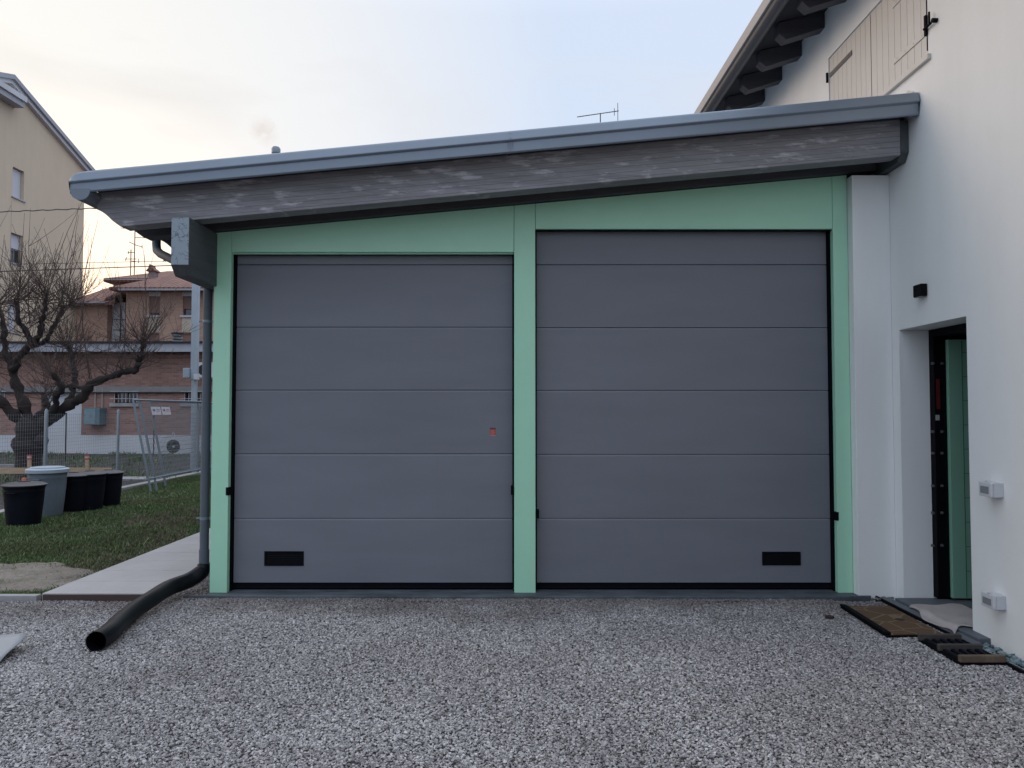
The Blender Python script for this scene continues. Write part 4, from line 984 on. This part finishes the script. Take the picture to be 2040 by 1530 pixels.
for k, (o1, o2, h0, h1) in enumerate(((.0, .30, .0, .20), (-.02, .42, .20, .42))):
    p = [(yn - .5, ze - .5 * sl_ + h0), (ya, zap + h0), (yf + .5, ze - .5 * sl_ + h0), (yf + .5, ze - .5 * sl_ + h1), (ya, zap + h1), (yn - .5, ze - .5 * sl_ + h1)]
    MB().prism(p, BX - 12.3, BX + o2 - .1, 'x').build('roof_edge', M['fascia'] if k else M['whitepaint'], bt_)
y0, z0 = onx(28, 205); MB().box(BX + .001, BX + .5, y0 - 3, y0, z0 - .25, z0 + .02).build('cornice', M['fascia'], bt_); MB().box(BX + .001, BX + .6, y0 - 3, y0 + .05, z0 + .021, z0 + .28).build('cornice_cap', M['whitepaint'], bt_)
for (a, b_, c, d, k) in wd:
    wo = MB().box(BX - .24, BX - .20, a, b_, c, d).build('window', M['glass'], bt_)
    MB().box(BX - .199, BX - .16, a + .02, b_ - .02, c + (0.02 if k == 0 else (d - c) * .48), d - .02).build('roller_shutter', simple('pale_roller_shutter', (.50, .52, .58), .6, 0, .05), wo)
    MB().box(BX - .15, BX + .06, a - .06, b_ + .10, c - .06, c - .002).build('window_sill', M['fascia'], wo)
    if k == 1:
        q = MB()
        for t in range(5): yy_ = a + (b_ - a) * (t + .5) / 5; q.box(BX + .02, BX + .035, yy_ - .01, yy_ + .01, c, c + (d - c) * .45)
        q.box(BX + .02, BX + .04, a, b_, c + (d - c) * .45, c + (d - c) * .45 + .03); q.build('railing', M['wire'], wo)
MB().box(BX + .001, BX + .003, onx(23, 400)[0] - .01, onx(23, 400)[0] + .02, 3, onx(23, 400)[1]).build('render_joint', simple('joint', (.35, .30, .26), .9), bt_)

# ================================================================ BRICK HOUSE WITH HIP ROOFS
HY = 40.0
hh = empty('brick_house', (-14, HY + 5, 0), 'orange brick house with a red tiled hip roof and rolled brown shutters', 'house')
def hx(px, Y=HY): return U(px, 620, Y).x
def hz(py, Y=HY): return U(330, py, Y).z
hw = [(hx(297), hx(318.5), hz(628), hz(581)), (hx(364), hx(385), hz(628), hz(581)), (hx(297), hx(318.5), hz(700), hz(664)), (hx(364), hx(385), hz(700), hz(664))]
xh0, xh1 = hx(251), hx(251) + 11
mb = MB(); wall(mb, 'y', HY, .3, xh0, xh1, 0, hz(577), hw); mb.box(xh0, xh0 + .3, HY + .301, HY + 9, 0, hz(577)).box(xh1 - .3, xh1, HY + .301, HY + 9, 0, hz(577)).box(xh0 + .301, xh1 - .301, HY + 8.7, HY + 9, 0, hz(577)); mb.build('wall', M['brick2'], hh)
def hip(x0, x1, y0, y1, zl_, zh, inset, th=.10):
    m_ = MB(); ym = (y0 + y1) / 2
    A = [(x0, y0, zl_), (x1, y0, zl_), (x1, y1, zl_), (x0, y1, zl_)]; r0, r1 = (x0 + inset, ym, zh), (x1 - inset, ym, zh)
    m_.quad(A[0], A[1], r1, r0); m_.quad(A[1], A[2], r1); m_.quad(A[2], A[3], r0, r1); m_.quad(A[3], A[0], r0)
    B = [(x, y, z - th) for x, y, z in A]
    for i in range(4): j = (i + 1) % 4; m_.quad(A[i], A[j], B[j], B[i])
    m_.quad(*B); return m_
ro = hip(hx(230), xh1 + .7, HY - .7, HY + 9.7, hz(572, HY - .7), U(330, 541, HY + 4.5).z, 1.9, .14).build('roof', M['tiles'], hh)
MB().box(hx(250), xh1 + .7, HY - .82, HY - .72, hz(579, HY - .7), hz(575.5, HY - .7)).build('gutter', M['fascia'], hh)
MB().box(xh0, xh1, HY - .72, HY - .01, hz(577, HY - .7), hz(576.2, HY - .7)).build('soffit', simple('brown_soffit', (.08, .05, .045), .8), hh)
ur = hip(hx(219, HY + 7), hx(219, HY + 7) + 12, HY + 6.2, HY + 13, U(250, 556, HY + 6.5).z, U(300, 539.5, HY + 9.5).z, 2.4, .22).build('upper_roof', M['tiles'], hh)
MB().box(hx(221, HY + 7), hx(221, HY + 7) + 10, HY + 6.1, HY + 6.19, U(250, 560, HY + 6.5).z, U(250, 558, HY + 6.5).z).build('upper_gutter', M['fascia'], hh)
MB().box(hx(229, HY + 7), hx(229, HY + 7) + 9, HY + 6.8, HY + 12.5, 0, U(250, 558, HY + 6.5).z).build('upper_wall', M['brick'], hh)
for i, (a, b_, c, d) in enumerate(hw):
    wo = MB().box(a, b_, HY + .2, HY + .22, c, d).build('window', M['glass'], hh)
    if i < 2:
        MB().box(a, b_, HY + .10, HY + .13, c + (.14 if i == 0 else .35), d).build('roller_shutter', M['shutter_brown'], wo)
        MB().box(a - .02, b_ + .02, HY - .02, HY + .18, d - .24, d + .02).build('shutter_box', M['whitepaint'], wo)
        MB().box(a - .1, b_ + .06, HY - .12, HY - .001, c - .12, c - .01).build('window_sill', M['whitepaint'], wo)
        MB().box(a - .02, b_ + .02, HY - .03, HY - .002, hz(662), c - .13).build('apron_panel', M['beige_panel'], wo)
    else: MB().box(a, b_, HY + .10, HY + .13, c, d).build('roller_shutter', M['shutter_brown'], wo)
ca, cb = U(299, 551, HY + 3.0), U(311, 538, HY + 3.0)
MB().box(ca.x, cb.x, HY + 2.8, HY + 3.3, ca.z - .3, cb.z - .10).build('chimney', simple('grey_chimney', (.24, .20, .20), .8), ro)
MB().prism([(ca.x - .12, cb.z - .10), (cb.x + .12, cb.z - .10), (cb.x - .1, cb.z + .10), (ca.x + .18, cb.z + .06), (ca.x + .10, cb.z + .30), (ca.x + .02, cb.z + .06)], HY + 2.7, HY + 3.4).build('chimney_cap', M['tiles'], ro)
# lower wing
WY = 41.0
wg = empty('side_wing_house', (-21.5, WY + 3, 0), 'lower brick house wing with tiled roof between the beige block and the hip roof house', 'house')
MB().box(hx(150, WY), hx(214, WY), WY, WY + 6, 0, hz(603, WY)).build('wall', M['brick2'], wg)
MB().box(hx(214, WY) + .01, hx(251, WY) - .3, WY + .5, WY + 6, 0, hz(600, WY)).build('white_wall', M['whitepaint'], wg)
q = MB()
for py in (634, 655): q.box(hx(218, WY), hx(245, WY), WY + .44, WY + .49, hz(py + 1.0, WY), hz(py, WY))
q.box(hx(231, WY), hx(231, WY) + .05, WY + .44, WY + .49, hz(700, WY), hz(600, WY)); q.build('glazing_bars', M['wire'], wg)
zz0, zz1 = hz(602, WY - .5), U(200, 574.5, WY + 3).z
MB().prism([(WY - .6, zz0), (WY + 3, zz1), (WY + 7, zz0), (WY + 7, zz0 - .15), (WY + 3, zz1 - .15), (WY - .6, zz0 - .15)], hx(150, WY), hx(232, WY), 'x').build('roof', M['tiles'], wg)
MB().prism([(hx(214, WY), hz(601, WY)), (hx(252, WY), hz(584, WY)), (hx(252, WY), hz(578, WY)), (hx(214, WY), hz(596, WY))], WY - .3, WY + 3).build('lean_roof', M['tiles'], wg)
MB().box(hx(150, WY), hx(222, WY), WY - .72, WY - .61, hz(604.5, WY - .6), hz(601, WY - .6)).build('gutter', M['fascia'], wg)
# hidden rear house that carries the aerial
rh = empty('rear_house', (3.5, 22, 0), 'house behind the garage of which only the roof aerial can be seen', 'house')
MB().box(0, 8, 19, 25, 0, 7.0).build('wall', M['brick2'], rh); MB().prism([(18.6, 7.0), (22, 8.3), (25.4, 7.0)], -.4, 8.4, 'x').build('roof', M['tiles'], rh)
p = U(1196, 227, 22)
ae = empty('television_aerial', (p.x, 22, 8.2), 'slim television aerial showing above the middle of the garage roof edge', 'aerial')
MB().tube([(p.x, 22, 8.2), (p.x, 22, p.z + .02)], .016, 6).build('mast', M['wire'], ae)
a, b_ = U(1150, 233, 22), U(1232, 221, 22)
q = MB().tube([a, b_], .012, 6)
for t in [i / 14 for i in range(15)]:
    c = a.lerp(b_, t); q.tube([(c.x, c.y - .05, c.z), (c.x, c.y + .05, c.z)], .004, 4)
for t, h in ((.90, .12), (.985, .30)): c = a.lerp(b_, t); q.tube([(c.x, c.y, c.z - h), (c.x, c.y, c.z + h * .8)], .009, 4)
q.build('boom_and_elements', M['wire'], ae)
def mast(px, pt, Y, zbase, specs, label):
    t = U(px, pt, Y); e = empty('aerial_mast', (t.x, Y, zbase), label, 'aerial')
    MB().tube([(t.x, Y, zbase), (t.x, Y, t.z)], .03, 6).build('mast', M['wire'], e)
    q = MB()
    for (x0, y0, x1, y1) in specs:
        a = U(x0, y0, Y); b_ = U(x1, y1, Y); q.tube([a, b_], .022, 4)
    q.build('aerial_elements', M['wire'], e)
mast(269, 455, HY + 9.5, 9.0, [(240, 454, 269, 457), (270, 473, 290, 474), (257, 482, 270, 488), (270, 488, 283, 492), (283, 488, 283, 495), (262, 520, 278, 522), (276, 515, 276, 524)], 'tall thin aerial mast with several arms above the tiled hip roof')
mast(261, 497, HY + 9.0, 9.0, [(254, 503, 268, 503), (256, 500, 256, 506), (249, 516, 272, 516), (252, 512, 250, 520)], 'short aerial mast just left of the tall aerial mast')

# overhead cables
def cable(p0, p1, Y, r, sag, label, twist=False, birds=False):
    a = U(*p0, Y); b_ = U(*p1, Y); d = b_ - a; a = a - d * .6; b_ = b_ + d * 1.4
    pts = [a.lerp(b_, i / 60) + Vector((0, 0, -sag * 4 * (i / 60) * (1 - i / 60) + sag)) + (Vector((0, 0, .012 * math.sin(i * 1.9))) if twist else Vector()) for i in range(61)]
    o = MB().tube(pts, r, 5).build('overhead_cable', M['wire']); tag(o, label, 'cable', 'overhead cables'); return o
cable((0, 422), (190, 415), 22, .016, .0, 'thick twisted overhead cable crossing the upper part of the beige block', True)
cable((0, 541), (340, 529), 34, .022, .0, 'overhead cable running just above the tiled roof ridge')
cable((0, 527), (345, 520), 36, .012, .0, 'thin overhead cable above the other one, with small birds perched on it')
for i, px in enumerate((328, 333, 340)):
    c = U(px, 519, 36); e = MB().lathe([(0, -.09), (.045, -.05), (.055, .0), (.035, .05), (.03, .09), (0, .11)], (0, 0, 0), 8)
    e.v = [(c.x + x + z * .3, 36 + y, c.z + .05 + z) for x, y, z in e.v]; e.tube([(c.x - .02, 36, c.z), (c.x - .09, 36, c.z - .08)], .012, 4)
    o = e.build('bird', M['wire']); tag(o, 'tiny dark bird perched on the thin overhead cable near the beam', 'bird', 'birds on the cable')

# ================================================================ TREE (pollarded, bare)
TY = 18.0
tr = empty('bare_tree', (U(55, 900, TY).x, TY, 0), 'gnarled pollarded bare tree with long upright shoots behind the wire fence', 'tree')
rt = random.Random(21)
limbs = []
def limb(pts, r0, r1, dy0=0, dy1=0):
    P = []; n = len(pts)
    for i, (x, y) in enumerate(pts): t = i / (n - 1); P.append(U(x, y, TY + dy0 + (dy1 - dy0) * t))
    Q = smoothpts(P, 6); m_ = len(Q); r0 *= .67; r1 *= .66
    Q = [q + Vector((rt.gauss(0, .014), rt.gauss(0, .014), rt.gauss(0, .014))) for q in Q]
    rad = [(r0 + (r1 - r0) * (i / (m_ - 1))) * (1 + .16 * math.sin(i * 1.1 + x) + rt.uniform(-.12, .14)) for i in range(m_)]
    tb.tube(Q, rad, 10); limbs.append((Q, rad)); return Q
tb = MB()
base = U(56, 936, TY)
tb.tube(smoothpts([(base.x, TY, -.08), (base.x, TY, .12), U(57, 905, TY), U(58, 885, TY), U(60, 868, TY), U(62, 850, TY), U(66, 835, TY)], 4),
        [.42, .38, .34, .32, .30, .29, .28, .28, .29, .31, .34, .36, .35, .32, .30, .29, .30, .31, .33, .33, .32, .30, .28, .25, .22], 16)
for (x, y, r) in ((38, 886, .17), (82, 878, .16), (34, 880, .12), (50, 870, .20), (78, 890, .12)):
    c = U(x, y, TY - .12); tb.lathe([(0, -r)] + [(r * math.cos(a), r * math.sin(a)) for a in [R(-60 + 30 * i) for i in range(5)]] + [(0, r)], c, 10)
limb([(52, 850), (25, 825), (-5, 795), (-50, 760), (-80, 700)], .21, .09, 0, -.6)
limb([(58, 842), (45, 800), (30, 760), (22, 725), (10, 700), (8, 650), (-4, 610)], .20, .07, 0, .5)
limb([(24, 735), (48, 700), (60, 680), (52, 660), (38, 640), (32, 600)], .13, .06, .1, -.5)
limb([(52, 692), (78, 672), (82, 640), (88, 625), (92, 590)], .12, .06, 0, -.3)
limb([(58, 690), (90, 680), (105, 655), (122, 625), (128, 612), (145, 606)], .09, .05, 0, .8)
limb([(72, 835), (90, 815), (92, 800), (86, 788)], .15, .08, 0, .6)
limb([(82, 842), (108, 815), (112, 790), (122, 772), (108, 745)], .14, .08, 0, -.7)
limb([(80, 848), (110, 828), (140, 805), (165, 790), (178, 768), (205, 755), (240, 742), (270, 736), (276, 718), (284, 700), (284, 680)], .20, .06, 0, -.4)
limb([(135, 806), (145, 775), (150, 745), (142, 712), (138, 690)], .12, .07, 0, .6)
limb([(172, 775), (150, 770), (130, 768), (118, 760)], .07, .03, 0, .4)
tb.build('trunk', M['bark'], tr, smooth=70)
# knuckle knobs and shoots
cw = MB()
def shoot(p, d, L, r, depth=0):
    n = 6; pts_ = [p.copy()]; q = p.copy(); dd = d.normalized()
    for i in range(n):
        dd = (dd + Vector((rt.gauss(0, .07), rt.gauss(0, .07), .09 + rt.gauss(0, .05)))).normalized(); q = q + dd * L / n; pts_.append(q.copy())
    cw.tube(pts_, [max(.0035, r * (1 - .75 * i / n)) for i in range(n + 1)], 4 if r > .008 else 3, cap=False)
    if depth < 2:
        for _ in range(rt.choice((2, 3, 4)) if depth == 0 else rt.choice((0, 1, 2))):
            i = rt.randint(1, n - 2); side = Vector((rt.gauss(0, 1), rt.gauss(0, 1), rt.gauss(.2, .4))).normalized()
            shoot(pts_[i], (pts_[i+1] - pts_[i]).normalized() * .9 + side * .8, L * rt.uniform(.3, .55), r * .55, depth + 1)
heads = []
for Q, rad in limbs:
    m_ = len(Q)
    heads.append((Q[-1], 26 if Q[-1].z > 2.6 else 12)); 
    for i in range(m_ // 3, m_ - 1): heads.append((Q[i], (2 if rt.random() < .6 else 1) if Q[i].z > 2.3 else (1 if rt.random() < .5 else 0)))
for (h, k) in heads:
    for _ in range(k):
        a = rt.uniform(0, 6.28); up = rt.uniform(.0, 1.5) if rt.random() > .2 else rt.uniform(-.35, .3)
        d = Vector((math.cos(a), math.sin(a) * .8, up))
        shoot(h + Vector((rt.gauss(0, .04), rt.gauss(0, .04), rt.gauss(0, .04))), d, rt.uniform(.6, 1.9) * (1 if k > 4 else .8), rt.uniform(.006, .012))
# a few very tall whips
for (x, y, L) in ((30, 640, 2.6), (90, 600, 2.7), (100, 640, 2.6), (130, 620, 2.4), (60, 650, 2.9), (10, 640, 2.6), (145, 610, 2.2), (210, 750, 2.6), (250, 738, 2.5), (284, 690, 2.6), (284, 690, 2.2), (230, 742, 2.2), (150, 700, 2.8), (160, 700, 3.0), (180, 760, 3.0), (120, 620, 2.7)):
    shoot(U(x, y, TY), Vector((rt.gauss(.08, .14), rt.gauss(0, .15), 1)), L, .014, 1)
cw.build('crown', M['twig'], tr)

for o in bpy.data.objects:
    if '_w' in o.keys(): del o['_w']
